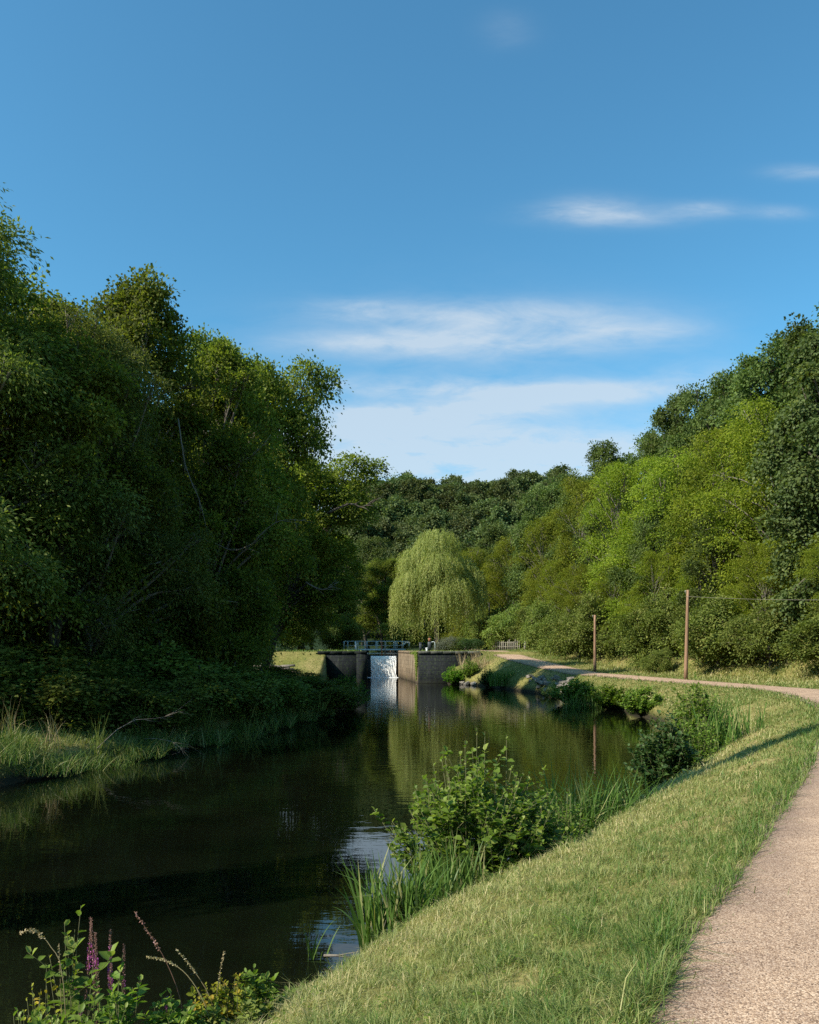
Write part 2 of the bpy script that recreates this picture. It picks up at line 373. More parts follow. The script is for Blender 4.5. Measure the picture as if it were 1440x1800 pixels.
# towpath
m, t, b = mat('towpath_gravel', (.45, .34, .25), .92, .15)
g = nd(t, 'ShaderNodeNewGeometry')
vo = nd(t, 'ShaderNodeTexVoronoi', Vector=g.outputs['Position'], Scale=150.0)
vo2 = nd(t, 'ShaderNodeTexVoronoi', Vector=g.outputs['Position'], Scale=75.0)
n1 = nd(t, 'ShaderNodeTexNoise', Vector=g.outputs['Position'], Scale=1.1, Detail=5.0, Roughness=.6)
grain = RAMP(t, nd(t, 'ShaderNodeSeparateColor', i0=vo.outputs['Color']).outputs[0], [(.0, (.12, .078, .055)), (.2, (.32, .205, .135)), (.6, (.48, .325, .218)), (1, (.70, .52, .38))])
big = RAMP(t, nd(t, 'ShaderNodeSeparateColor', i0=vo2.outputs['Color']).outputs[1], [(0, (.80, .78, .79)), (.35, (.97, .97, .97)), (1, (1.08, 1.07, 1.05))])
patch = RAMP(t, n1.outputs[0], [(.3, (.78, .76, .76)), (.7, (1.12, 1.1, 1.06))])
c = MIX(t, 1.0, MIX(t, 1.0, grain, big, 'MULTIPLY'), patch, 'MULTIPLY')
at = nd(t, 'ShaderNodeAttribute', dict(attribute_name='edge'))
ed = M(t, 'MULTIPLY', M(t, 'SUBTRACT', 1.0, M(t, 'DIVIDE', M(t, 'ADD', at.outputs['Fac'], M(t, 'MULTIPLY', M(t, 'SUBTRACT', n1.outputs[0], .5), .5)), .55), True), .85)
c = MIX(t, ed, c, MIX(t, 1.0, grain, (.42, .42, .47), 'MULTIPLY'))
t.links.new(c, b.inputs['Base Color'])
hgt = M(t, 'ADD', M(t, 'MULTIPLY', vo.outputs['Distance'], -1.0), M(t, 'MULTIPLY', vo2.outputs['Distance'], -.6))
bp = nd(t, 'ShaderNodeBump', Strength=.4, Distance=.005, Height=hgt); t.links.new(bp.outputs[0], b.inputs['Normal'])
ws = np.linspace(-.12, PW + .1, 12)
V = []; E = []
rs = np.random.RandomState(5)
for k in range(len(PATH)):
    for j, wv_ in enumerate(ws):
        jit = .06 * vnoise(PATH[k, 0] + j, PATH[k, 1], 1.7, 11) if j in (0, 11) else 0
        p = PATH[k, :2] + pn[k] * (wv_ + jit)
        e = min(wv_ + .12, PW + .1 - wv_)
        zz = PATH[k, 2] + .02 + .035 * (1 - ((wv_ - PW / 2) / (PW / 2)) ** 2) - (.05 if j in (0, 11) else 0)
        V.append((p[0], p[1], zz)); E.append(e)
n = len(ws); i = (np.arange(len(PATH) - 1)[:, None] * n + np.arange(n - 1)[None]).ravel()
path = mk('towpath', V, [np.stack([i, i + 1, i + 1 + n, i + n], -1)], m, smooth=True)
a = path.data.attributes.new('edge', 'FLOAT', 'POINT'); a.data.foreach_set('value', np.array(E, np.float32))
tag(path, kind='structure')

# water
m, t, b = mat('canal_water', (.012, .014, .008), .0, .5)
b.inputs['IOR'].default_value = 1.62
g = nd(t, 'ShaderNodeNewGeometry')
mp = nd(t, 'ShaderNodeMapping', Vector=g.outputs['Position'], Scale=(.55, 1.7, 1))
n1 = nd(t, 'ShaderNodeTexNoise', Vector=mp.outputs[0], Scale=1.6, Detail=3.0, Roughness=.5)
n2 = nd(t, 'ShaderNodeTexNoise', Vector=mp.outputs[0], Scale=6.0, Detail=2.0, Roughness=.5)
hgt = M(t, 'ADD', n1.outputs[0], M(t, 'MULTIPLY', n2.outputs[0], .12))
sp = nd(t, 'ShaderNodeSeparateXYZ', i0=g.outputs['Position'])
amp = M(t, 'ADD', .004, M(t, 'MULTIPLY', M(t, 'DIVIDE', M(t, 'SUBTRACT', sp.outputs[1], 10.0), 60.0, True), .0055))
hg = M(t, 'MULTIPLY', hgt, amp)
bp = nd(t, 'ShaderNodeBump', Strength=1.0, Distance=.8, Height=hg); t.links.new(bp.outputs[0], b.inputs['Normal'])
MT['water'] = m
murk = nd(t, 'ShaderNodeTexNoise', Vector=g.outputs['Position'], Scale=.5, Detail=4.0)
shal = M(t, 'SUBTRACT', 1.0, M(t, 'DIVIDE', M(t, 'SUBTRACT', sp.outputs[1], 5.5), 5.0), True)
t.links.new(MIX(t, shal, RAMP(t, murk.outputs[0], [(.35, (.0022, .0032, .0016)), (.7, (.0044, .0056, .0028))]), RAMP(t, murk.outputs[0], [(.35, (.007, .008, .004)), (.7, (.013, .0135, .007))])), b.inputs['Base Color'])
ws_ = MB(); ws_.add([(-40, -60, 0), (40, -60, 0), (40, 79.2, 0), (-40, 79.2, 0)], [(0, 1, 2, 3)])
e0, e1 = along(A0, 15.6), along(A1, 15.6)
ws_.add([(-9.5, 79.2, 0), (4.5, 79.2, 0), (4.5, 80.1, 0), (-9.5, 80.1, 0)], [(0, 1, 2, 3)])
ws_.add([(A0[0] - .1, 80.1, 0), (A1[0] + .1, 80.1, 0), (e1[0] + .1, e1[1], 0), (e0[0] - .1, e0[1], 0)], [(0, 1, 2, 3)])
tag(ws_.build('canal_water', MT['water'], tint=False), kind='structure')
uw = MB(); f0, f1 = along(A0, 16.0), along(A1, 16.0); g0, g1 = along(A0, 89), along(A1, 89)
uw.add([(f0[0] - .1, f0[1], 2.62), (f1[0] + .1, f1[1], 2.62), (g1[0] + .1, g1[1], 2.62), (g0[0] - .1, g0[1], 2.62)], [(0, 1, 2, 3)])
tag(uw.build('upper_canal_water', MT['water'], tint=False), kind='structure')

# ------------------------------------------------------------ the lock
def stonemat(name, stops, mort, moss=.0, sc=1.0, rough=.85):
    m, t, b = mat(name, stops[0][1], rough, .2)
    tcx = nd(t, 'ShaderNodeTexCoord'); 
    g = nd(t, 'ShaderNodeNewGeometry')
    p = nd(t, 'ShaderNodeSeparateXYZ', i0=g.outputs['Position'])
    h = M(t, 'ADD', M(t, 'MULTIPLY', p.outputs[0], 1.0), M(t, 'MULTIPLY', p.outputs[1], 1.0))
    cv = nd(t, 'ShaderNodeCombineXYZ', i0=h, i1=p.outputs[2], i2=0.0)
    br = nd(t, 'ShaderNodeTexBrick', Vector=cv.outputs[0], Scale=1.0, Mortar_Size=.018, Mortar_Smooth=.3, Brick_Width=.95, Row_Height=.42, Color1=(.85, .85, .85, 1), Color2=(1.1, 1.1, 1.1, 1), Mortar=(mort, mort, mort, 1))
    mp = nd(t, 'ShaderNodeMapping', Vector=g.outputs['Position'], Scale=(2.2 * sc, 2.2 * sc, .35 * sc))
    n1 = nd(t, 'ShaderNodeTexNoise', Vector=mp.outputs[0], Scale=1.2, Detail=7.0, Roughness=.65)
    n2 = nd(t, 'ShaderNodeTexNoise', Vector=g.outputs['Position'], Scale=5.0, Detail=6.0, Roughness=.65)
    c = RAMP(t, n1.outputs[0], stops)
    c = MIX(t, 1.0, c, br.outputs[0], 'MULTIPLY')
    c = MIX(t, M(t, 'MULTIPLY', M(t, 'GREATER_THAN', n2.outputs[0], .55), moss), c, (.05, .075, .02))
    wet = M(t, 'SUBTRACT', 1.0, M(t, 'DIVIDE', p.outputs[2], .45), True)
    c = MIX(t, M(t, 'MULTIPLY', wet, .6), c, (.03, .03, .022))
    t.links.new(c, b.inputs['Base Color'])
    hh = M(t, 'ADD', M(t, 'MULTIPLY', br.outputs[1], -1.0), n2.outputs[0])
    bp = nd(t, 'ShaderNodeBump', Strength=.7, Distance=.03, Height=hh); t.links.new(bp.outputs[0], b.inputs['Normal'])
    return m
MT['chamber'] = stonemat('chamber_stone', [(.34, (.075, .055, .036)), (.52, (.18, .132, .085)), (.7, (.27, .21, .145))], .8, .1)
MT['facestone'] = stonemat('stained_shaded_stone', [(.36, (.005, .007, .009)), (.60, (.012, .014, .016)), (.76, (.065, .063, .060))], .6, .25)  # stain plus the trees' shade on the front walls, both put into the colour
MT['coping'] = stonemat('coping_stone', [(.3, (.045, .047, .042)), (.5, (.09, .088, .075)), (.7, (.20, .19, .165))], .5, .3)
def lockwall(label, pts_face, pts_cham, side):
    """one side of the lock: front wing wall and chamber wall, each with its coping"""
    root = empty('lock_wall', (*pts_cham[0], 0)); tag(root, label, 'lock wall', 'walls of the lock')
    o = np.array([*pts_cham[0], 0])
    def strip(line, thick, z0, z1, name, m_, over=0, drop=0):
        line = np.asarray(line, float); d = norm(np.gradient(line, axis=0)); nn = np.c_[d[:, 1], -d[:, 0]] * side
        a_, b_ = line - nn * over, line + nn * thick
        mb = MB(); n = len(line)
        V = np.concatenate([np.c_[a_, np.full(n, z0)], np.c_[a_, np.full(n, z1)], np.c_[b_, np.full(n, z1)], np.c_[b_, np.full(n, z0)]]) - o
        k = np.arange(n - 1); q = np.concatenate([np.stack([k + r_ * n, k + 1 + r_ * n, k + 1 + ((r_ + 1) % 4) * n, k + ((r_ + 1) % 4) * n], -1) for r_ in range(4)])
        e = np.array([[0, n, 2 * n, 3 * n], [n - 1, 4 * n - 1, 3 * n - 1, 2 * n - 1]])
        mb.add(V, [q, e]); return mb.build(name, m_, root, tint=False)
    ch = np.array([pts_cham[0] + (pts_cham[1] - pts_cham[0]) * k for k in np.linspace(0, 1, 12)])
    return root, strip, ch
# right
rootR, strip, ch = lockwall('tall stone lock wall on the towpath side, tan chamber face and dark stained front', None, (A1, along(A1, 32)), 1)
strip(ch, 1.0, -1.1, 2.86, 'chamber_wall', MT['chamber'])
strip(ch, 1.03, 2.86, 3.13, 'chamber_coping', MT['chamber'], over=.03)
fl = spline([(A1[0] + 1.0, 80.02), (3, 80.02), (5, 80.05), (7.2, 80.1)], .5)

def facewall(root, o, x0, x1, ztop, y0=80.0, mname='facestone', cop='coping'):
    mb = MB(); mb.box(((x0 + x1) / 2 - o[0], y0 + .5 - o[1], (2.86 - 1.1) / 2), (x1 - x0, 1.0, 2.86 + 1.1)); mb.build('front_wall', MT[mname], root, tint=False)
    n = int((x1 - x0) / 1.2); w_ = (x1 - x0) / n; cp = MB()
    for k in range(n): cp.box((x0 + w_ * (k + .5) - o[0], y0 + .47 - o[1], 3.0), (w_ - .015, 1.1, .27), bev=.03)
    cp.build('front_coping', MT[cop], root, tint=False)
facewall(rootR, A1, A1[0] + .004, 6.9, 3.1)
# left
rootL, strip, ch = lockwall('dark shaded stone lock wall on the wooded side, grass growing on top', None, (A0, along(A0, 32)), -1)
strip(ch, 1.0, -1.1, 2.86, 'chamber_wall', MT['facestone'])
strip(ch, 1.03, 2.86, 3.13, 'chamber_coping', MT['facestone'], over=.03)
facewall(rootL, A0, -9.0, A0[0] - .004, 3.1, cop='facestone')  # wooded side: the tree shade is painted in with this dark stone
# creeper hanging on the corner of the right wall
rs = np.random.RandomState(8); mb = MB(); n = 2600
dd = rs.gamma(1.2, .8, n); zz = 3.1 - rs.rand(n) ** 1.3 * (2.6 * np.exp(-((dd - .7) ** 2) / .5) + .25)
P = np.c_[A1[0] + CD[0] * dd - .04 - rs.rand(n) * .07, 80 + CD[1] * dd, zz]
leaves(mb, P, rs.randn(n, 3) * .5 + [-1, 0, .3], rs.randn(n, 3) * .6 + [0, 0, -1], .10, .07, rs.rand(n))
tag(mb.build('creeper', MT['hedge']), 'thin green creeper hanging down the tan chamber wall', 'creeper')

# weir / gate under the footbridge with falling water
G0, G1 = along(A0, 15.6), along(A1, 15.6)
gdir = norm(G1 - G0); gw = np.linalg.norm(G1 - G0); gz = math.atan2(gdir[1], gdir[0])
def gp(s_, off=0): p = G0 + gdir * s_ + CD * off; return p
gate = empty('lock_gate', (*G0, 0)); tag(gate, 'dark timber lock gate with water pouring over it beneath the footbridge', 'lock gate')
def GL(p, z): return (p[0] - G0[0], p[1] - G0[1], z)
mb = MB(); c = gp(gw / 2, .35); mb.box(GL(c, .8), (gw, .25, 3.4), gz); mb.build('gate_leaf', MT['darkwood'], gate, tint=False)
mb = MB(); c = gp(gw * .60, .32); mb.box(GL(c, 2.78), (gw * .78, .34, .16), gz); mb.build('top_beam', MT['greywood'], gate, tint=False)
for s_, wd, mm, zt in ((.06, .20, 'whitepaint', 4.15), (gw * .62, .11, 'rust', 4.22), (gw * .695, .16, 'palebark', 4.2), (gw * .30, .14, 'darkwood', 2.7)):
    mb = MB(); c = gp(s_, .20 if s_ != gw * .30 else .1); mb.box(GL(c, (zt + 2.3) / 2), (wd, .14, zt - 2.3), gz); mb.build('gate_post', MT[mm], gate, tint=False)
mb = MB(); c = gp(gw * .86, .3); mb.box(GL(c, 2.9), (.10, .3, .14), gz); mb.build('sluice_fitting', MT['rust'], gate, tint=False)
# falling water
m, t, b = mat('falling_water', (.8, .82, .84), .35, .4)
g = nd(t, 'ShaderNodeNewGeometry')
mp = nd(t, 'ShaderNodeMapping', Vector=g.outputs['Position'], Scale=(16, 1, 2.0))
n1 = nd(t, 'ShaderNodeTexNoise', Vector=mp.outputs[0], Scale=1.6, Detail=5.0, Roughness=.6, Distortion=.4)
t.links.new(RAMP(t, n1.outputs[0], [(.34, (.36, .35, .34)), (.46, (.85, .84, .81)), (.56, (.98, .97, .93))]), b.inputs['Base Color'])
m_thin, t, b = mat('thin_falling_water', (.5, .5, .5), .3, .4)
g = nd(t, 'ShaderNodeNewGeometry'); mp = nd(t, 'ShaderNodeMapping', Vector=g.outputs['Position'], Scale=(16, 1, 1.6)); n1 = nd(t, 'ShaderNodeTexNoise', Vector=mp.outputs[0], Scale=1.6, Detail=5.0, Roughness=.6, Distortion=.4)
t.links.new(RAMP(t, n1.outputs[0], [(.40, (.10, .10, .10)), (.52, (.40, .40, .40)), (.64, (.85, .85, .83))]), b.inputs['Base Color'])
for s0, s1, lab in ((.12, .26 * gw, .0), (.36 * gw, .95 * gw, 1.)):
    ns, nz = int((s1 - s0) / .03), 70
    S = np.linspace(s0, s1, ns); T = np.linspace(0, 1, nz)
    SS, TT = np.meshgrid(S, T)
    off = .1 - .35 * TT ** .5 + .06 * np.sin(SS * 23 + 3 * np.sin(TT * 9 + SS * 5)) * TT + rs.randn(*SS.shape) * .018 * TT
    zz = 2.50 - TT ** 1.25 * 2.5
    pts = G0[None, None] + gdir * SS[..., None] + CD * off[..., None]
    V = np.concatenate([pts, zz[..., None]], -1).reshape(-1, 3)
    i = (np.arange(nz - 1)[:, None] * ns + np.arange(ns - 1)[None]).ravel()
    o = mk('waterfall', V, [np.stack([i, i + 1, i + 1 + ns, i + ns], -1)], m if lab else m_thin, smooth=True); tag(o, kind='structure')
# foam line where the water lands
m, t, b = mat('foam', (.75, .77, .78), .6, .3)
mb = MB()
for k in range(160):
    s_ = rs.uniform(.05, gw - .1); p = gp(s_, -.30 - abs(rs.randn()) * .16); r_ = rs.uniform(.03, .11)
    an = np.arange(7) / 7 * 6.283; ring = np.c_[p[0] + r_ * 1.6 * np.cos(an), p[1] + r_ * np.sin(an), np.full(7, .004)]
    v_ = np.vstack([ring, [[p[0], p[1], .004 + r_ * .5]]]); mb.add(v_, [np.array([(j, (j + 1) % 7, 7) for j in range(7)])])
tag(mb.build('foam', m, smooth=True, tint=False), kind='stuff', label='white foam where the waterfall meets the canal')

# footbridge
B0, B1 = np.array([-7.75, 96.2]), np.array([.0, 97.4])
bd = norm(B1 - B0); bl = np.linalg.norm(B1 - B0); bz = math.atan2(bd[1], bd[0]); bn = np.array([-bd[1], bd[0]])
br = empty('footbridge', (*B0, 3.1)); tag(br, 'pale blue metal footbridge with railings spanning the lock above the waterfall', 'footbridge')
def BP(s_, w_, z): p = bd * s_ + bn * w_; return np.array([p[0], p[1], z])
mb = MB(); mb.box(BP(bl / 2, .5, .10), (bl - .9, 1.0, .07), bz); mb.build('deck', MT['greywood'], br, tint=False)
for w_ in (-.03, 1.03):
    mb = MB(); mb.box(BP(bl / 2, w_, .12), (bl - .9, .055, .20), bz); mb.build('deck_girder', MT['bluepaint'], br, tint=False)
for w_ in (0, 1.0):
    rl = MB()
    rl.tube([BP(0, w_, .86), BP(.05, w_, 1.06), BP(.25, w_, 1.12), BP(bl / 2, w_, 1.13), BP(bl - .75, w_, 1.12), BP(bl - .05, w_, 1.1)], .032, 6)
    rl.tube([BP(.1, w_, .62), BP(bl - .75, w_, .62)], .024, 6)
    rl.tube([BP(bl - .78, w_, .62), BP(bl - .35, w_, .98), BP(bl, w_, 1.02), BP(bl + .02, w_, .45)], .028, 6)
    for k, s_ in enumerate((.1, .55, 1.45, 1.75, 2.55, 2.8, 3.9, 4.05, 5.0, 6.1, 6.35, bl - .75)):
        rl.tube([BP(s_, w_, .02), BP(s_, w_, 1.11)], .026, 6)
    rl.build('railing', MT['bluepaint'], br, tint=False)

# lock-side gear on the right platform
def gear_post(name, x, y, parts, label, cat, grp=None):
    r_ = empty(name, (x, y, tz(x, y))); tag(r_, label, cat, grp)
    for nm, mm, fn in parts:
        mb = MB(); fn(mb); mb.build(nm, MT[mm], r_, tint=False)
gear_post('paddle_gear', 1.15, 85.5, [('housing', 'steel', lambda b_: (b_.box((0, 0, .42), (.26, .3, .84), bev=.02), b_.box((.0, 0, .88), (.32, .34, .08), bev=.02))), ('crank', 'steel', lambda b_: b_.tube([(.16, 0, .66), (.32, 0, .66), (.34, 0, .45)], .022, 6))], 'small dark winding post on the lock edge under the willow', 'paddle gear')
gear_post('lock_control', 2.1, 86, [('cabinet', 'steel', lambda b_: b_.box((0, 0, .5), (.36, .3, 1.0), bev=.02)), ('cap', 'rust', lambda b_: b_.box((0, 0, 1.22), (.24, .22, .36), bev=.03)), ('arm', 'steel', lambda b_: b_.tube([(0, 0, 1.38), (-.1, 0, 1.5), (.15, 0, 1.55)], .02, 6))], 'dark control cabinet with a reddish cap beside the willow trunk', 'control cabinet')
gear_post('handrail', 2.65, 85.5, [('rail', 'bluepaint', lambda b_: b_.tube([(-.35, 0, .98), (-.1, 0, 1.02), (0, 0, .9), (.03, 0, 0)], .035, 8))], 'curved pale metal handrail end beside the control cabinet', 'handrail')
gear_post('mooring_bollard', 1.75, 82.5, [('post', 'whitepaint', lambda b_: b_.tube([(0, 0, 0), (0, 0, .1), (0, 0, .26)], [.13, .1, .11], 12)), ('head', 'whitepaint', lambda b_: b_.tube([(0, 0, .26), (0, 0, .3), (0, 0, .36), (0, 0, .4)], [.11, .15, .14, .05], 12))], 'squat white mooring bollard on the stone lock edge', 'bollard')

# ------------------------------------------------------------ trees
def lobes_broad(rs, H, Rr, z0=.2, n=16, shape=1.0, sub=4):
    L = []
    for k in range(n):
        f = (k + .5) / n; z = z0 + (1 - z0) * f ** .8
        env = Rr * (math.sin(math.pi * min(1, max(0, (z - z0 * .6) / (1.06 - z0 * .6))) ** .8) ** .65) * shape * rs.uniform(.75, 1.2)
        a = k * 2.4 + rs.rand() * 1.2; r_ = env * rs.uniform(.35, .80)
        s_ = Rr * rs.uniform(.24, .40) * (1 - .3 * f)
        c = np.array([r_ * math.cos(a), r_ * math.sin(a), min(z * H, H - s_ * .7)])
        L.append((*c, s_, s_, s_ * rs.uniform(.6, .8)))
        for q in range(sub):
            d = norm(rs.randn(3) + c * [1, 1, 0] / (np.hypot(c[0], c[1]) + 1) * .8 + [0, 0, .25]); t_ = s_ * rs.uniform(.38, .62)
            e = c + d * s_ * rs.uniform(.85, 1.25); e[2] = min(e[2], H)
            L.append((*e, t_, t_, t_ * rs.uniform(.45, .75)))
    return np.array(L)
def crown(L, n, leaf, seed, spray=14, srad=.32, asp=.6, droop=0., shell=.45, up=.5, airy=0.):
    rs = np.random.RandomState(seed); ns = n // spray
    wgt = (L[:, 3] * L[:, 4]); wgt = wgt / wgt.sum()
    k = rs.choice(len(L), ns, p=wgt)
    d = norm(rs.randn(ns, 3)); d[:, 2] = np.where((d[:, 2] < -.35) & (rs.rand(ns) < .6), -d[:, 2], d[:, 2])
    ph = seed * 1.7
    bump = 1 + .16 * np.sin(d[:, 0] * 5 + k * 2 + ph) * np.sin(d[:, 1] * 6 + k + ph) + .13 * np.sin(d[:, 2] * 9 + d[:, 0] * 7 + k) + airy * rs.randn(ns) * .25
    rad = (shell + (1 - shell) * rs.rand(ns) ** .7) * bump
    c = L[k, :3] + d * L[k, 3:6] * rad[:, None]
    st = np.clip(.45 + .26 * rs.randn(ns), 0, 1)
    P = np.repeat(c, spray, 0); dd = np.repeat(d, spray, 0); m_ = len(P)
    sn = norm(d * .55 + [0, 0, up] + rs.randn(ns, 3) * .42); ssc = np.repeat(rs.uniform(.6, 1.35, ns), spray)[:, None]
    sn_ = np.repeat(sn, spray, 0)
    off = rs.randn(m_, 3) * srad * ssc; off = off - sn_ * (off * sn_).sum(1, keepdims=True) * .78
    off = off - np.array([0, 0, 1]) * (np.linalg.norm(off, axis=1, keepdims=True) ** 2) * (.25 + droop) / srad * .5
    P = P + off
    Nn = norm(sn_ + rs.randn(m_, 3) * .38)
    A = norm(off + rs.randn(m_, 3) * srad * .7 + dd * srad * .4 - np.array([0, 0, droop + .1]) * srad)
    tint = np.clip(np.repeat(st, spray) + .12 * rs.randn(m_), 0, 1)
    mb = MB(); ll = leaf * rs.uniform(.7, 1.25, m_)
    leaves(mb, P, Nn, A, ll, ll * asp, tint); return mb
def woody(L, H, rt, seed, lean=(0, 0), twigs=3, zbr=.12, forks=1, stick=0):
    rs = np.random.RandomState(seed + 77); mb = MB()
    top = np.array([lean[0], lean[1], H * .8]); zs = np.linspace(0, 1, 9)
    wob = np.cumsum(rs.randn(9, 2) * .012 * H, 0); wob[0] = 0
    T = np.c_[top[0] * zs ** 1.3 + wob[:, 0], top[1] * zs ** 1.3 + wob[:, 1], zs * top[2] - .25]
    rad = rt * (1 - zs * .85); rad[0] *= 1.35
    mb.tube(T, rad, 9)
    for li, l in enumerate(L):
        if len(L) > 40 and li % 5 and li % 3: continue
        zt = max(H * zbr, l[2] * rs.uniform(.45, .75)); f = min(.98, zt / (H * .8)); p0 = np.array([np.interp(f, zs, T[:, q]) for q in range(3)])
        r0 = rt * (1 - f * .85) * .5; p3 = l[:3]
        mid = (p0 + p3) / 2 + [0, 0, .06 * H * rs.rand()] + rs.randn(3) * .02 * H
        mb.tube(spline([p0, mid, p3], .6), np.linspace(r0, .03, len(spline([p0, mid, p3], .6))), 6)
        for q in range(twigs):
            d = norm(rs.randn(3) + [0, 0, .3]); e = p3 + d * l[3:6] * rs.uniform(.75, 1.05 + stick); mm = p3 + (e - p3) * .5 + rs.randn(3) * .15
            mb.tube([mid * .3 + p3 * .7, mm, e], [.035, .022, .008], 4)
    return mb
def tree(name, L, H, rt, n, leaf, mname, seed, bark='bark', lean=(0, 0), twigs=3, stick=0, **kw):
    r_ = empty(name)
    woody(L, H, rt, seed, lean, twigs, stick=stick).build('trunk', MT[bark], r_, smooth=True, tint=False)
    crown(L, n, leaf, seed, **kw).build('crown', MT[mname], r_)
    return r_
first = set()
def put(proto, x, y, rz, s, label, cat='tree', group=None, dz=-.1, z=None):
    if z is None: z = tz(x, y)
    loc = (x, y, z + dz)
    if proto.name in first: o = copy_tree(proto, loc, rz, s)
    else:
        first.add(proto.name); o = proto; o.location = loc; o.rotation_euler = (0, 0, rz); o.scale = (s, s, s) if np.isscalar(s) else s
    tag(o, label, cat, group)
    if not group and 'group' in o: del o['group']
    return o
def LB_(n, H, Rr, seed, **k): return lobes_broad(np.random.RandomState(seed), H, Rr, n=n, **k)

# left bank
ashA = tree('ash_tree', LB_(20, 19, 5.5, 1, z0=.12), 19, .35, 105000, .165, 'ash', 1, bark='palebark', twigs=5, stick=.2, srad=.42, spray=30, asp=.38, airy=.5, droop=.3, shell=.35)
aldA = tree('alder_tree', LB_(22, 19, 5.0, 2, z0=.06), 19, .30, 82000, .18, 'alder', 2, bark='palebark', twigs=4, srad=.38, spray=34, asp=.75, stick=.15)
aldB = tree('alder_tree', LB_(20, 19, 5.2, 3, z0=.08), 19, .30, 76000, .18, 'alder', 3, bark='palebark', twigs=5, srad=.42, spray=34, asp=.7, airy=.3, stick=.25)
aldC = tree('alder_tree', LB_(16, 17, 6.0, 4, z0=.20), 17, .28, 72000, .19, 'alder', 4, srad=.42, spray=36, asp=.7)
LD = LB_(20, 17, 5.4, 5, z0=.22); LD[:, 0] += 4.6 * (LD[:, 2] / 17)
aldD = tree('alder_tree', LD, 17, .28, 76000, .19, 'alder', 5, lean=(3.6, 0), srad=.42, spray=36, asp=.7)
GLt = 'trees along the wooded bank'
put(ashA, -16.0, 27, .3, (1.1, 1.1, .93), 'tallest airy tree with fine leaves at the far edge of the wooded bank', group=GLt)
put(ashA, -12.6, 32.5, 2.6, (.72, .72, .80), 'slender tree with fine leaves behind the sunlit grass tongue', group=GLt)
put(aldA, -12.0, 36, 1.0, (.82, .82, .98), 'broad dark alder with a square sunlit top, second peak of the wooded bank', group=GLt)
put(aldB, -9.6, 41, 4.0, (.8, .8, .90), 'dark alder with bare branches in mid row over the canal', group=GLt)
put(aldC, -13.5, 30, 2.0, (.72, .72, .8), 'dense dark alder rising behind the sunlit grass tongue', group=GLt)
put(aldA, -10.5, 45, 3.1, (.8, .8, 1.02), 'alder with a pointed yellowish top, third peak of the wooded bank', group=GLt)
put(aldD, -12.6, 52.5, .15, (.92, .8, 1.22), 'alder with ragged drooping boughs open to the sky', group=GLt)
put(aldD, -11.6, 63, 0.0, (1.12, 1.1, 1.0), 'lower rounded alder nearest the lock, reaching over the canal', group=GLt)
LBK = [(-20, 36, 1.05), (-19, 44, 1.05), (-17, 52, 1.0), (-15, 58, .92), (-24, 103, .95), (-21, 98, .8), (-23, 29, 1.0), (-24, 48, 1.1), (-28, 112, 1.0)]
for k, (x, y, s) in enumerate(LBK):
    put((aldA, aldB, aldC)[k % 3], x, y, k * 1.3, s, 'dark tree standing in the second row of the wooded bank', group='second row of trees on the wooded bank')

# background prototypes
oakA = tree('oak_tree', LB_(18, 20, 6.0, 11, z0=.12), 20, .35, 38000, .26, 'oak', 11, srad=.50, spray=32, asp=.7)
oakB = tree('oak_tree', LB_(15, 20, 5.2, 12, z0=.12), 20, .35, 32000, .27, 'oak', 12, srad=.52, spray=32, asp=.65, airy=.35, stick=.15)
robA = tree('robinia_tree', LB_(20, 17, 6.0, 13, z0=.06), 17, .28, 60000, .20, 'robinia', 13, bark='palebark', srad=.55, spray=44, asp=.45, airy=.3, droop=.25)
robB = tree('robinia_tree', LB_(18, 17, 5.0, 14, z0=.06), 17, .26, 50000, .20, 'robinia', 14, bark='palebark', srad=.52, spray=44, asp=.45, airy=.4, droop=.25, stick=.1)
popA = tree('poplar_tree', LB_(22, 20, 3.6, 15, z0=.05), 20, .3, 56000, .20, 'poplar', 15, srad=.42, spray=34, asp=.85, droop=.5)
def shrubL(n, H, Rr, seed):
    rs = np.random.RandomState(seed); L = []
    for k in range(n):
        a = rs.rand() * 6.28; r_ = Rr * rs.rand() ** .6 * .8; h = H * (1 - .55 * (r_ / Rr) ** 2) * rs.uniform(.22, .85); s_ = Rr * rs.uniform(.24, .38)
        c = np.array([r_ * math.cos(a), r_ * math.sin(a), h]); L.append((*c, s_, s_, s_ * .8))
        for q in range(3):
            d = norm(rs.randn(3) + [0, 0, .4]); t_ = s_ * rs.uniform(.35, .6); e = c + d * s_ * rs.uniform(.9, 1.4); e[2] = max(e[2], .3); L.append((*e, t_, t_, t_ * .8))
    return np.array(L)
shA = tree('hedge_shrub', shrubL(20, 5, 3.0, 21), 5, .09, 36000, .16, 'hedge', 21, srad=.34, spray=44, airy=.4, asp=.7, twigs=3)
shB = tree('hedge_shrub', shrubL(20, 5, 2.8, 22), 5, .09, 32000, .17, 'hedge', 22, srad=.30, spray=34, asp=.5, airy=.3, twigs=4, stick=.15)
shC = tree('undergrowth_shrub', shrubL(16, 3, 2.2, 23), 3, .05, 28000, .14, 'shade', 23, srad=.24, spray=28, asp=.7, twigs=3)

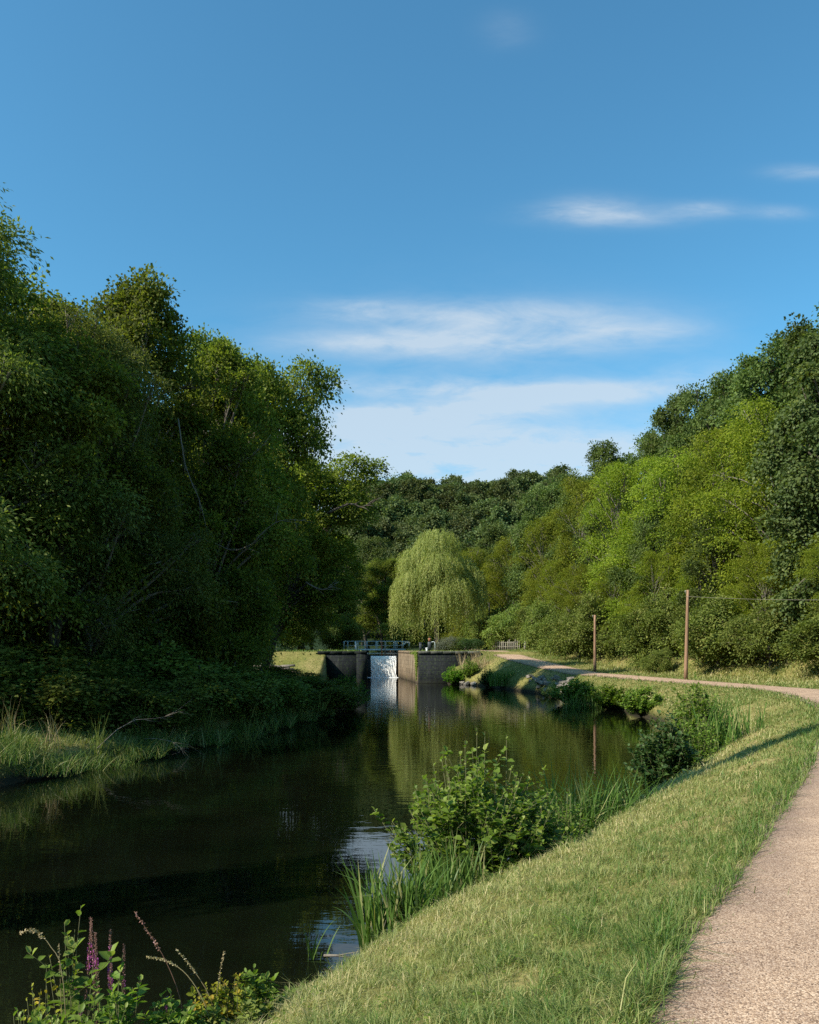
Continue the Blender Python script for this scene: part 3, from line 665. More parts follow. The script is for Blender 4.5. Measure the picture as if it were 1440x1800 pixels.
# willow
def willow():
    r_ = empty('willow_tree'); rs = np.random.RandomState(31)
    H = 15.6
    L = [(0, 0, 13.4, 2.6, 2.6, 2.0), (-2.3, -.6, 11.2, 2.6, 2.6, 2.0), (2.2, .4, 10.2, 2.6, 2.6, 2.2), (-3.6, -.8, 7.9, 2.1, 2.3, 1.9), (.2, -2.6, 10.2, 2.6, 2.4, 2.0), (3.9, .2, 9.0, 1.9, 2.4, 2.0),
         (-.8, 2.6, 10.5, 2.7, 2.6, 2.0), (-2.6, -2.4, 8.4, 2.3, 2.3, 1.8), (1.9, -3.2, 7.6, 2.3, 2.2, 1.8), (-4.0, 1.0, 6.6, 1.8, 2.2, 1.6), (4.2, -1.4, 7.0, 1.7, 2.1, 1.7), (.2, -4.0, 6.6, 2.0, 1.8, 1.6), (0, 0, 9, 3, 3, 2.6)]
    L = np.array(L)
    woody(L, H, .42, 31, (0, 0), 4).build('trunk', MT['bark'], r_, smooth=True, tint=False)
    ns = 4300; k = rs.choice(len(L), ns, p=L[:, 3] ** 2 / (L[:, 3] ** 2).sum())
    d = norm(rs.randn(ns, 3)); d[:, 2] = np.abs(d[:, 2]) * .9
    c = L[k, :3] + norm(d) * L[k, 3:6] * rs.uniform(.7, 1.05, ns)[:, None]
    ln = rs.uniform(.8, 3.0, ns) * (1 + .8 * (rs.rand(ns) < .25)) * (1 + .5 * (c[:, 2] < 8.5)); ln = np.minimum(ln, c[:, 2] - .5 - rs.rand(ns) * 1.6 - .5 * (c[:, 0] > 1.5))
    # strands bundle in curtains
    st = np.clip(.5 + .2 * rs.randn(ns) + .15 * np.sin(c[:, 0] * 2.1 + c[:, 2]), 0, 1)
    per = 26; T = (np.arange(per) + .5) / per
    ph = np.arctan2(c[:, 1] - L[k, 1], c[:, 0] - L[k, 0]); od = np.c_[np.cos(ph), np.sin(ph), 0 * ph]
    P = c[:, None] + od[:, None] * (.5 * np.sin(T * 1.5)[None, :, None]) + np.array([0, 0, -1]) * (ln[:, None] * T[None] ** 1.15)[..., None] + rs.randn(ns, per, 3) * .05
    m_ = ns * per; P = P.reshape(-1, 3)
    A = norm(rs.randn(m_, 3) * .35 + [0, 0, -1]); Nn = norm(np.repeat(od, per, 0) + rs.randn(m_, 3) * .5)
    mb = MB(); leaves(mb, P, Nn, A, rs.uniform(.18, .34, m_), .065, np.clip(np.repeat(st, per) + .1 * rs.randn(m_), 0, 1))
    mb.build('crown', MT['willow'], r_); return r_
wl = willow(); wl.location = (3.55, 104, 3.05); wl.scale = (1.02, 1.02, 1.02); tag(wl, 'weeping willow with yellow green curtains of leaves beside the lock', 'willow')

# right bank wood
put(popA, -13.6, 6.9, .5, (.30, .30, 1.03), 'slender upright poplar whose narrow shadow falls across the mown bank', group=None)
GR = 'trees of the hillside wood by the towpath'
put(robA, 25.5, 57, .4, (1.0, 1.0, .90), 'yellow green robinia with the highest light crown, above the tall bare pole', group=GR)
put(robB, 24.4, 63.5, 1.9, (.9, .9, .92), 'yellow green robinia filling the slope between the two sunlit poles', group=GR)
put(robA, 22.0, 70, 3.0, (.95, .95, .86), 'light green robinia upslope of the middle pole', group=GR)
put(robB, 19.6, 77, 4.1, (.95, .95, .92), 'dull light green robinia at the bend of the hedge', group=GR)
put(oakB, 22.2, 59.5, .7, (.55, .55, .50), 'dark tree crown low on the slope behind the tall bare pole', group=GR)
put(oakA, 20.8, 68.5, 2.7, (.52, .52, .56), 'dark low crown between two light robinias above the middle pole', group=GR)
put(oakB, 18.6, 82, 1.7, (.55, .55, .62), 'dull dark crown above the hedge near the wooden fence', group=GR)
put(popA, 24.6, 49, .4, (1.0, 1.0, .96), 'tall tree with large glossy leaves at the edge of the picture', group=GR)
put(popA, 28.5, 52.5, 2.4, (1.1, 1.1, 1.02), 'tall glossy leaved tree standing behind its twin at the edge of the wood', group=GR)
put(oakA, 28.3, 65, 1.0, (.85, .85, 1.0), 'dark oak with the tall ragged crown behind the yellow green robinias', group=GR)
put(oakB, 31.5, 63, 3.0, (.9, .9, 1.03), 'highest dark tree on the crest of the hillside wood', group=GR)
put(oakA, 27.6, 73, 3.4, (.8, .8, 1.0), 'dark oak stepping down from the crest, second from the highest', group=GR)
put(oakB, 26.0, 80.5, 5.0, (.66, .66, 1.0), 'narrow dark tree on the skyline between oak and small grey tree', group=GR)
put(oakB, 22.3, 93, 2.2, (.72, .72, .94), 'lone grey green tree standing proud of the skyline', group=GR)
put(oakA, 20.5, 97, 5.6, (.8, .8, .85), 'rounded dull green tree on the skyline beside the lone grey tree', group=GR)
put(oakA, 17.6, 106, 4.2, (.85, .85, .95), 'dull green tree where the wood meets the far hill', group=GR)
put(robA, 13.8, 112, 2.0, (.80, .80, .88), 'bright green tree just behind the willow on its sunny side', group=GR)
put(robB, 16.0, 98, 3.7, (.8, .8, .85), 'olive green tree behind the third dark pole', group=GR)
put(robB, 18.2, 86, 5.2, (.8, .8, .90), 'olive tree with yellowing leaves above the wooden fence', group=GR)
for k, (x, y, s) in enumerate([(35, 72, 1.05), (36, 60, 1.05), (33, 84, .95), (28, 92, .9), (25, 103, .9), (21, 114, 1.0), (14, 126, .95), (8, 130, .85), (24, 122, 1), (33, 98, 1), (40, 80, 1.05), (42, 64, 1), (34, 50, 1.0)]):
    put((oakA, oakB)[k % 2], x, y, k * 2.1, s, 'green tree standing further back in the hillside wood', group='back trees of the hillside wood')
# trees behind the bridge, dark
for k, (x, y, s) in enumerate([(-4, 124, .8), (-10, 118, .85), (-15, 112, .85), (-13, 102, .70),  (-20, 104, .95), (-11, 93, .50), (-20, 92, .9), (5, 142, .85), (-7, 140, .95)]):
    put((aldC, aldB, oakA)[k % 3], x, y, k * 1.9, s, 'shaded tree standing beyond the blue footbridge', group='shaded trees beyond the footbridge')
put(robB, -2.5, 126, 1.2, .80, 'mid green tree in the gap between the wooded bank and the willow', group=GR)
put(robA, 8.8, 121, 2.9, (.8, .8, .86), 'light green tree close behind the willow towards the towpath', group=GR)
put(robB, 2.5, 131, 4.4, .82, 'mid green tree directly behind the willow top', group=GR)
# hedge along the foot of the wood
HED = [(23.6, 45, .95, 'A'), (22.2, 50.5, .95, 'B'), (21.3, 55.5, 1.0, 'A'), (20.6, 59.5, .9, 'B'), (19.9, 63.5, 1.0, 'A'), (18.6, 67.5, .95, 'B'), (17.0, 71.5, 1.0, 'A'), (15.6, 75.5, 1.05, 'B'), (14.6, 79.5, .95, 'A'), (14.2, 84, 1.0, 'B'), (13.6, 90, 1.1, 'A'), (13.2, 97, 1.2, 'B'),
       (25, 40, .9, 'B'), (12.8, 106, 1.3, 'A'), (10.3, 118, 1.2, 'B')]
for k, (x, y, s) in enumerate([(23.2, 54, .42), (22.0, 62, .40), (20.2, 66.5, .46), (18.2, 73, .42), (16.4, 79, .45), (15.6, 87, .5), (24.6, 47, .4)]):
    put(robB if k % 2 else robA, x, y, k * 1.9, (s * 1.05, s * 1.05, s), 'young light green robinia in front of the tall trees at the edge of the wood', group='young trees at the edge of the wood')
HED2 = []
for k, (x, y, s, q) in enumerate(HED):
    put(shA if q == 'A' else shB, x + .5 * math.sin(k * 2.7), y, k * 1.37, (s, s, s * (.68 + .38 * abs(math.sin(k * 1.9)))), 'leafy green shrub in the tall hedge along the foot of the wood', 'shrub', 'shrubs of the hedge along the wood')
o = put(shB, 18.3, 60.5, 1.2, (.42, .42, .40), 'small yellow green bush on the verge between the two sunlit poles', 'shrub')
# undergrowth of the left bank
UG = [(-12.5, 27, 1.0), (-11, 29.5, .9), (-9.9, 32.5, 1.0), (-9.0, 35.5, .9), (-8.3, 38.5, 1.0), (-7.0, 41.5, .9), (-6.4, 44.5, .85), (-10.5, 37, 1.2), (-8.8, 43, 1.2), (-8.0, 48, 1.0), (-13, 33, 1.3), (-14.5, 28, 1.3), (-9.6, 54, .9), (-17, 25, 1.2), (-12.5, 60, 1.0), (-15.5, 66, .8)]
for k, (x, y, s) in enumerate(UG):
    put(shC, x + 1.5, y, k * 1.7, (s * 1.2, s * 1.2, s * (.62 if y < 36 or (x < -12 and y < 44) else .46 if y < 43 else .32)), 'shaded green shrub in the undergrowth at the water edge of the wooded bank', 'shrub', 'undergrowth shrubs of the wooded bank')
# taller shaded shrubs closing the wood under the crowns
for k, (x, y, s) in enumerate([(-15, 33, 1.2), (-14, 38, 1.2), (-13, 43, 1.2), (-12, 48, 1.1), (-12, 54, 1.0), (-17.5, 30, 1.3), (-20, 27, 1.3), (-16, 60, 1.1), (-18, 40, 1.4), (-17, 48, 1.4), (-13, 90, .9), (-8.5, 107, .9), (-4.5, 110, .9), (-1.0, 114, 1.0), (-16.5, 88, 1.0), (-19, 80, 1.)]):
    o = put(shA if k % 2 else shB, x, y, k * 2.3, s, 'dark thicket shrub beneath the trees of the wooded side', 'shrub', 'thicket shrubs beneath the trees')

# far hill
hp = []
for k in range(3):
    L = LB_(9, 13, 5.2, 41 + k, z0=.25)
    r_ = empty('hillside_tree')
    mb = MB(); mb.tube([(0, 0, -.5), (0, 0, 6)], [.3, .15], 6); mb.build('trunk', MT['bark'], r_, tint=False)
    crown(L, 5200, .62, 41 + k, spray=8, srad=.6, asp=.75, shell=.7).build('crown', MT['hill'], r_); hp.append(r_)
rs = np.random.RandomState(9)
pts = []
for q in range(30000):
    y = rs.uniform(168, 302); x = rs.uniform(-.07, .19) * y
    if len(pts) and min((x - a) ** 2 + (y - b_) ** 2 for a, b_ in pts) < 5.5 ** 2: continue
    pts.append((x, y))
    if len(pts) >= 285: break
pts = np.array(pts); zz = terrain(pts[:, 0], pts[:, 1])
for k, ((x, y), z) in enumerate(zip(pts, zz)):
    s = rs.uniform(.72, 1.12)
    put(hp[k % 3], x, y, rs.rand() * 6.28, (s, s, s * rs.uniform(.9, 1.1)), 'tree in the dark forest covering the far hill', group='forest trees on the far hill', z=z)

# ------------------------------------------------------------ clipped bushes, poles, fence, rocks near the lock
def bush(name, x, y, L, n, leaf, mname, label, cat='bush', seed=51, group=None, srad=.12, asp=.6, z=None, **kw):
    r_ = empty(name, (x, y, tz(x, y) if z is None else z)); L = np.array(L, float)
    mb = MB(); rs = np.random.RandomState(seed)
    for l in L:
        mb.tube([(l[0] * .3, l[1] * .3, -.1), (l[0] * .6, l[1] * .6, l[2] * .5), tuple(l[:3])], [.03, .02, .008], 5)
    mb.build('stems', MT['bark'], r_, tint=False)
    crown(L, n, leaf, seed, srad=srad, asp=asp, **kw).build('foliage', MT[mname], r_); tag(r_, label, cat, group); return r_
bush('lavender_bush', 3.85, 86.5, [(-.6, 0, .5, .7, .7, .55), (.1, 0, .75, .8, .7, .75), (.7, 0, 1.0, .6, .6, .6)], 9000, .10, 'grey', 'loose grey green bush beside the clipped bushes on the lock platform', srad=.14, asp=.25)
bush('clipped_bush', 5.0, 86.8, [(-.4, 0, .6, 1.0, .8, .55), (.5, 0, .8, .9, .8, .6)], 12000, .07, 'hedge', 'rounded yellow green clipped bush between grey bush and dark bush', seed=52, srad=.08, shell=.85)
bush('clipped_bush', 6.4, 86.0, [(-.6, 0, .75, .8, .7, .55), (.5, 0, .8, .9, .7, .5), (0, 0, .7, 1., .7, .5)], 12000, .07, 'darkleaf', 'flat topped dark clipped bush at the end of the lock platform', seed=53, srad=.08, shell=.85)

def pole(x, y, hgt, r_, mname, label, tilt=(0, 0), zoff=0, cap=True):
    e = empty('utility_pole', (x, y, tz(x, y) - .05)); tag(e, label, 'pole', 'telegraph poles beside the towpath')
    mb = MB(); zs = np.linspace(0, 1, 8); mb.tube(np.c_[tilt[0] * zs, tilt[1] * zs, zs * hgt], r_ * (1 - .3 * zs), 10); mb.build('shaft', MT[mname], e, smooth=True, tint=False)
    mb = MB(); tx, ty = tilt
    mb.tube([(tx, ty, hgt - .22), (tx - .14, ty, hgt - .2), (tx - .16, ty, hgt - .1)], .012, 5); mb.tube([(tx - .16, ty, hgt - .13), (tx - .16, ty, hgt - .03)], [.035, .03], 8); mb.build('insulator', MT['greywood'], e, tint=False)
    return np.array([x + tx - .16, y + ty, tz(x, y) - .05 + hgt - .05])
t1 = pole(17.6, 52.2, 5.75, .125, 'polewood', 'tallest brown wooden pole on the dry verge, joined to a thin wire', (.14, 0))
t2 = pole(14.6, 64.5, 4.5, .125, 'polewood', 'sunlit brown pole in the middle of the three, beyond the dry verge')
t3 = pole(10.9, 112, 6.6, .17, 'darkwood', 'dark shaded pole near the wooden fence, farthest of the three')
def cable(a, b_, sag, label):
    T = np.linspace(0, 1, 30)[:, None]; P = a + (b_ - a) * T; P[:, 2] -= 4 * sag * (T * (1 - T))[:, 0]
    mb = MB(); mb.tube(P, .008, 5); tag(mb.build('overhead_wire', MT['fencewood'], tint=False), label, 'wire', 'overhead wires')
t0 = np.array([26.0, 37.0, 5.85])
cable(t1 - [0, 0, .35], t0, .22, 'thin pale wire running from the tallest pole towards the edge of the wood')

# fence
fe = empty('paddock_fence', (12.2, 92, tz(12.2, 92))); tag(fe, 'low weathered wooden paling fence at the foot of the far hedge', 'fence')
mb = MB(); rs = np.random.RandomState(14)
F0, F1 = np.array([9.9, 98.]), np.array([12.1, 90.])
for k in range(2):
    p = [(F0 + (F1 - F0) * q) for q in np.linspace(0, 1, 12)]
    mb.tube([(a[0] - 12.2, a[1] - 92, .45 + .45 * k + .03 * rs.randn()) for a in p], .03, 5)
mb.build('rail', MT['fencewood'], fe, tint=False)
for k in range(15):
    p = F0 + (F1 - F0) * k / 14; h = rs.uniform(.95, 1.25); mb = MB()
    mb.tube([(p[0] - 12.2, p[1] - 92, -.2), (p[0] - 12.2 + rs.randn() * .03, p[1] - 92, h)], [.07, .06], 6); mb.build('post', MT['fencewood'], fe, tint=False)
gp_ = empty('gate_post', (12.2, 86.5, tz(12.2, 86.5) - .05)); tag(gp_, 'stout pale post at the end of the wooden fence', 'post')
mb = MB(); mb.box((0, 0, .65), (.22, .22, 1.3), bev=.02); mb.build('shaft', MT['greywood'], gp_, tint=False)
mb = MB(); mb.box((0, 0, 1.33), (.28, .28, .06), bev=.015); mb.build('cap', MT['greywood'], gp_, tint=False)

# rocks
def rock(x, y, z, s, seed, label, group):
    rs = np.random.RandomState(seed)
    import bmesh
    bm = bmesh.new(); bmesh.ops.create_icosphere(bm, subdivisions=2, radius=1)
    A = rs.randn(5, 3)
    for v_ in bm.verts:
        c = np.array(v_.co); d = sum(.13 * math.sin(2.3 * float(a @ c) + q) for q, a in enumerate(A))
        c = c * (1 + d); c = np.sign(c) * np.minimum(np.abs(c), .8)
        v_.co = c * s
    me = bpy.data.meshes.new('rock'); bm.to_mesh(me); bm.free(); me.materials.append(MT['rock'])
    o = bpy.data.objects.new('rock', me); COL.objects.link(o); o.location = (x, y, z); o.rotation_euler = (rs.rand() * .6, rs.rand() * .6, rs.rand() * 6)
    tag(o, label, 'rock', group); return o
rs = np.random.RandomState(3)
for k in range(34):
    f = rs.rand(); y = 57.5 + f * 8.5; 
    j = np.argmin(np.abs(RB[:, 1] - y)); up = rs.rand()
    x = RB[j, 0] + .05 + up * 1.5; z = tz(x, y); s = rs.uniform(.12, .30)
    rock(x, y, max(z, .02) + .05, np.array([s * 1.3, s, s * .7]), 100 + k, 'broken pale stone in the heap slipped down to the water edge', 'stones heaped at the water edge')
for k, (x, y) in enumerate([(5.3, 76.2), (5.9, 75.3), (5.0, 77.2)]):
    rock(x, y, .12, np.array([.35, .3, .2]), 200 + k, 'small pale stone at the water line beside the lock wall plants', 'stones near the lock wall')

# ------------------------------------------------------------ water edge plants
def reeds(name, x, y, n, h, spread, label, mname='reed', cat='reeds', w=.018, lean=.35, seed=1, group=None, z=None, dry=.1, bent=.15):
    rs = np.random.RandomState(seed); K = 7
    zb = max(tz(x, y), -.05) if z is None else z
    base = np.clip(rs.randn(n, 2), -1.7, 1.7) * np.array(spread) * .5
    hh = h * rs.uniform(.55, 1.05, n); az = rs.rand(n) * 6.283; ln = np.abs(rs.randn(n)) * lean * .6 + base @ np.array([0, 0]) + .04
    curl = np.where(rs.rand(n) < bent, rs.uniform(.6, 1.4, n), rs.uniform(0, .35, n))
    T = np.linspace(0, 1, K); d = np.c_[np.cos(az), np.sin(az)]
    r_ = (ln[:, None] * T + curl[:, None] * T ** 3 * .6) * hh[:, None]
    zz = hh[:, None] * (T - curl[:, None] * .45 * T ** 3)
    cx = base[:, 0:1] + d[:, 0:1] * r_; cy_ = base[:, 1:2] + d[:, 1:2] * r_
    fa = rs.rand(n) * 3.14; wd = np.c_[np.cos(fa), np.sin(fa)]; ww = w * rs.uniform(.6, 1.2, n)[:, None] * (1 - T ** 2.5)[None] * .5 + .0006
    V = np.stack([np.stack([cx + wd[:, 0:1] * ww, cy_ + wd[:, 1:2] * ww, zz - .08], -1), np.stack([cx - wd[:, 0:1] * ww, cy_ - wd[:, 1:2] * ww, zz - .08], -1)], 2)
    i = (np.arange(n)[:, None] * K + np.arange(K - 1)[None]).ravel() * 2
    q = np.stack([i, i + 1, i + 3, i + 2], -1); tt = np.where(rs.rand(n) < dry, rs.uniform(.85, 1, n), rs.uniform(0, .7, n))
    o = mk(name, V.reshape(-1, 3), [q], MT[mname], tint=np.repeat(tt, K - 1)); o.location = (x, y, zb); tag(o, label, cat, group); return o
def leafy(name, x, y, h, rad, nst, nleaf, leaf, mname, label, cat='bush', seed=1, stem='stem', z=None, group=None, asp=.8, side=2, spread=1.0, sr=.009):
    """bush of upright shoots with alternate folded leaves"""
    rs = np.random.RandomState(seed); e = empty(name, (x, y, (max(tz(x, y), 0) if z is None else z) - .04)); tag(e, label, cat, group)
    sm = MB(); lf = MB()
    for k in range(nst):
        a = rs.rand() * 6.283; q = rs.rand() ** .6
        hh = h * (1 - .62 * q ** 1.6) * rs.uniform(.8, 1.05); out = rad * q
        b0 = np.array([math.cos(a), math.sin(a), 0]) * rad * .12 * rs.rand()
        p3 = np.array([math.cos(a) * out, math.sin(a) * out, hh]); p1 = b0 + (p3 - b0) * [.55, .55, .4] * 1.0
        pts = spline([b0, p1 + rs.randn(3) * .04 * h, p3], h / 14); sm.tube(pts, np.linspace(sr, sr * .3, len(pts)), 5)
        segs = [pts]
        for s_ in range(side):
            j = rs.randint(len(pts) // 3, len(pts) - 1); dd = norm(np.array([rs.randn(), rs.randn(), .5 + rs.rand()])); L_ = h * rs.uniform(.12, .28)
            pp = np.array([pts[j], pts[j] + dd * L_ * .5, pts[j] + dd * L_ + [0, 0, L_ * .15]]); sm.tube(pp, [sr * .5, sr * .4, sr * .25], 4); segs.append(spline(pp, L_ / 5))
        for sg in segs:
            n = max(5, int(nleaf * (1.15 if sg is pts else .5))); f0_ = .22 if sg is pts else .15; f = np.sort(f0_ + (1 - f0_) * rs.rand(n) ** .72); idx = f * (len(sg) - 1)
            P = np.stack([np.interp(idx, np.arange(len(sg)), sg[:, c_]) for c_ in range(3)], 1)
            an = np.arange(n) * 2.4 + rs.rand() * 6; A = np.c_[np.cos(an), np.sin(an), rs.uniform(-.15, .7, n)]
            A[-2:] += [0, 0, 1.2]
            Nn = np.c_[rs.randn(n) * .35, rs.randn(n) * .35, np.ones(n)]
            L_ = leaf * rs.uniform(.6, 1.15, n) * (1 - .45 * (f > .93)); 
            leaves(lf, P, Nn, A, L_, L_ * asp, np.clip(.4 + .25 * rs.randn(n) + .35 * (f > .88), 0, 1), 'leaf', .16)
    sm.build('stems', MT[stem], e, tint=False); lf.build('leaves', MT[mname], e); return e

GW = 'plants growing along the water edge'
leafy('alder_bush', 1.0, 11.2, 2.4, 1.42, 135, 24, .115, 'bushleaf', 'large leafy alder bush with round glossy leaves, in front of the willow reflection', seed=3, group=GW, sr=.011)
leafy('leafy_bush', 2.35, 12.6, 1.35, .85, 50, 16, .075, 'bushleaf', 'small pale leafy bush between the large alder bush and the drooping sedge', seed=4, group=GW, asp=.6)
leafy('broadleaf_plant', 2.05, 12.2, .45, .35, 7, 5, .16, 'bushleaf', 'low plant with big pale leaves at the foot of the small leafy bush', cat='plant', seed=5, group=GW, side=0)
reeds('yellow_iris_clump', -.03, 9.1, 330, 1.25, (.55, .35), 'upright iris blades in front of the large alder bush', seed=6, w=.036, lean=.22, dry=.16, bent=.08, group=GW)
reeds('yellow_iris_clump', .50, 9.9, 220, 1.25, (.45, .35), 'upright iris blades growing against the large alder bush, mixed with straw', seed=7, w=.034, lean=.2, dry=.25, bent=.08, group=GW)
reeds('reed_tuft', -1.05, 9.2, 9, .62, (.10, .08), 'small tuft of reed leaning in the water, apart from the iris', seed=8, w=.024, lean=.9, dry=.1, group=GW, z=0)
reeds('sedge_clump', 3.3, 13.9, 620, 1.35, (1.2, .6), 'arching sedge clump with drooping pale blades', seed=9, w=.03, lean=.5, dry=.12, bent=.6, group=GW)
reeds('tall_reed', 2.5, 14.0, 14, 2.0, (.8, .3), 'few tall single reed blades rising above the sedge', seed=10, w=.024, lean=.2, dry=.1, bent=.1, group=GW)
leafy('dark_alder_bush', 5.7, 18.2, 2.1, .85, 110, 20, .12, 'darkleaf', 'dark green bush standing at the water between sedge and reed bank', seed=11, group=GW)
leafy('pale_bush', 7.6, 21.8, 1.9, 1.1, 100, 17, .10, 'bushleaf', 'sunlit loose bush behind the dark green bush', seed=12, group=GW, asp=.6)
leafy('upright_bush', 8.3, 23.6, 2.8, 1.0, 90, 20, .13, 'bushleaf', 'tall pointed leafy bush in the reed bank beyond the dark bush', seed=13, group=GW)
reeds('reed_clump', 9.0, 23.2, 190, 1.7, (1.1, .9), 'thick stand of blue green reeds beside the tall pointed bush', seed=14, w=.03, lean=.2, dry=.05, bent=.1, group=GW)
reeds('reed_clump', 7.2, 20.8, 220, .7, (1.4, .7), 'short pale reeds at the foot of the dark green bush', seed=15, w=.025, lean=.4, dry=.25, group=GW)
leafy('round_bush', 11.5, 46.5, 1.62, 1.56, 90, 18, .16, 'bright', 'round bright bush at the head of the cove below the tallest pole', seed=16, group=GW)
reeds('reed_clump', 10.9, 47.6, 300, 1.1, (2.2, .8), 'bright green reeds between two round bushes across the cove', seed=17, w=.04, lean=.25, group=GW)
leafy('round_bush', 10.4, 51, 1.76, 1.88, 100, 18, .17, 'bushleaf', 'wide bush in the sun beyond the cove reeds', seed=18, group=GW)
leafy('round_bush', 11.8, 41.5, 1.69, 1.38, 90, 18, .15, 'bushleaf', 'round leafy bush standing at the corner of the cove', seed=19, group=GW)
leafy('low_bush', 10.9, 33.5, 1.23, 1.25, 40, 12, .08, 'bright', 'low yellow green bush on the near side of the cove', seed=20, group=GW)
leafy('low_bush', 9.9, 57.5, .9, .9, 40, 12, .10, 'darkleaf', 'dark low bush beside the heap of stones', seed=22, group=GW)
leafy('conical_bush', 6.9, 72.2, 1.9, .95, 70, 18, .13, 'darkleaf', 'dark pointed bush at the water between lock wall and stones', seed=23, group=GW)
reeds('reed_clump', 8.0, 69.2, 320, 1.6, (1.4, .8), 'light green reeds right of the dark pointed bush', seed=24, w=.05, lean=.15, group=GW)
leafy('broad_bush', 4.2, 78.0, 2.0, 1.3, 80, 18, .15, 'bright', 'yellow green bush against the foot of the stained lock wall', seed=25, group=GW)
leafy('broad_bush', 5.6, 77.0, 2.0, 1.1, 60, 16, .13, 'bushleaf', 'tall weeds rising beside the yellow green bush at the lock wall', seed=26, group=GW)
reeds('dry_weeds', 6.4, 77.8, 160, 2.1, (1.8, 1.2), 'dry tall weeds on the slope at the end of the stained lock wall', mname='straw', seed=27, w=.04, lean=.3, cat='weeds', group=GW)
o = leafy('reddish_sprig', 1.75, 11.25, .32, .30, 14, 8, .045, 'spike', 'reddish withered sprigs under the large alder bush', cat='sprig', seed=28, stem='redstem', group=GW)

# left bank plants
leafy('bramble_bush', -4.0, 44.0, 1.8, 2.0, 120, 16, .14, 'bright', 'wide bush with a sunlit top hanging over the water before the lock', seed=31, asp=.6)
leafy('bramble_bush', -3.5, 47.5, 2.3, 1.5, 90, 16, .14, 'bright', 'tall bush with feathery top standing closest to the waterfall', seed=32, asp=.5)
rs = np.random.RandomState(40)
for k, (x, y, h) in enumerate([(-10.6, 22.0, 1.5), (-10.1, 23.3, 1.35), (-9.3, 24.3, 1.5), (-11.2, 21.6, 1.1), (-8.7, 26.8, 1.9), (-11.4, 23.2, 1.5)]):
    reeds('tall_weeds', x, y, 26, h, (.35, .3), 'thin tall weed stalks rising from the sunlit grass tongue', mname='straw' if k % 2 else 'hedge', seed=50 + k, w=.018, lean=.25, cat='weeds', group='tall weeds on the sunlit grass tongue', bent=.2)
for k, (x, y) in enumerate([(-10.9, 20.8), (-10.0, 22.2), (-9.3, 24.0), (-8.8, 25.6), (-8.5, 27.0), (-11.5, 22.0), (-7.7, 29.5), (-6.9, 32.5), (-6.2, 35.7), (-5.5, 38.5), (-4.9, 41.2)]):
    reeds('grass_tussock', x, y, 600, .75, (1.3, .9), 'overhanging grass tussock at the water edge of the wooded bank', mname='reed', seed=60 + k, w=.016, lean=.8, cat='grass tussock', group='grass tussocks of the wooded bank', bent=.6, dry=.3)

for k, (x, y, h) in enumerate([(-8.0, 28.6, .9), (-7.4, 30.6, 1.0), (-6.9, 33.0, .9), (-6.5, 35.0, 1.1), (-6.0, 37.3, .9), (-5.6, 39.6, 1.0), (-5.0, 42.4, .9), (-8.6, 29.5, 1.2), (-7.8, 33.6, 1.2), (-7.2, 37.0, 1.1)]):
    reeds('rough_grass_clump', x, y, 260, h, (1.8, 1.2), 'loose clump of rough grass on the low bank under the trees', mname='hedge' if k % 3 else 'reed', seed=150 + k, w=.026, lean=.6, cat='grass clump', group='rough grass clumps on the wooded bank', bent=.5, dry=.25)
# dead branches leaning over the water on the left
def branch(name, pts, r0, label, seed, group='bare branches over the water', mname='palebark'):
    rs = np.random.RandomState(seed); mb = MB(); P = spline(pts, .25); P = P + rs.randn(*P.shape) * .015; mb.tube(P, np.linspace(r0, r0 * .25, len(P)), 6)
    for k in range(9):
        j = rs.randint(len(P) // 4, len(P) - 1); d = norm(P[min(j + 1, len(P) - 1)] - P[j] + rs.randn(3) * .12); L_ = rs.uniform(.3, 1.0); mb.tube([P[j], P[j] + d * L_ * .5 + rs.randn(3) * .05, P[j] + d * L_ + rs.randn(3) * .12], [r0 * .4, r0 * .25, r0 * .1], 4)
    tag(mb.build(name, MT[mname], tint=False), label, 'branch', group)
branch('dead_branch', [(-9.3, 24.3, .5), (-8.6, 25.0, 1.2), (-7.4, 25.6, 1.35)], .016, 'bare pale branch reaching over the water from the grass tongue', 1)
branch('dead_branch', [(-8.5, 26.3, .6), (-7.8, 26.2, .55), (-7.0, 26.0, .15)], .013, 'bare twig dipping down to the water beside the grass tongue', 2)
branch('dead_branch', [(-9.8, 38.5, 8.7), (-8.2, 37.8, 8.0), (-7.2, 37.2, 8.2), (-6.0, 36.8, 9.1), (-4.6, 36.5, 9.2)], .035, 'long bent dead bough across the dark trees', 3)
branch('dead_branch', [(-9.6, 34.0, 13.0), (-9.2, 33.6, 11.0), (-8.6, 33.4, 9.6), (-8.2, 33.4, 8.0)], .028, 'pale dead bough hanging down in front of the dark alder', 4)
branch('dead_branch', [(-8.2, 39, 12.2), (-7.3, 39, 12.8), (-6.6, 39, 13.6)], .03, 'short pale bough rising among the alder leaves', 5)
branch('dead_branch', [(-5.2, 52, 12.0), (-3.8, 52, 12.6), (-3.0, 52, 12.4), (-2.2, 52, 12.9)], .10, 'dark bough arching out against the sky', 6, mname='bark')
branch('dead_branch', [(-5.6, 44, 7.0), (-4.7, 44, 6.6), (-3.8, 44, 7.0)], .05, 'small dead bough low under the rounded alder', 7)
branch('dead_branch', [(-.95, 9.1, .1), (-.6, 9.0, .06), (-.2, 8.9, .12), (.1, 9.0, .2)], .016, 'dead twigs lying at the water beside the reed tuft', 8)

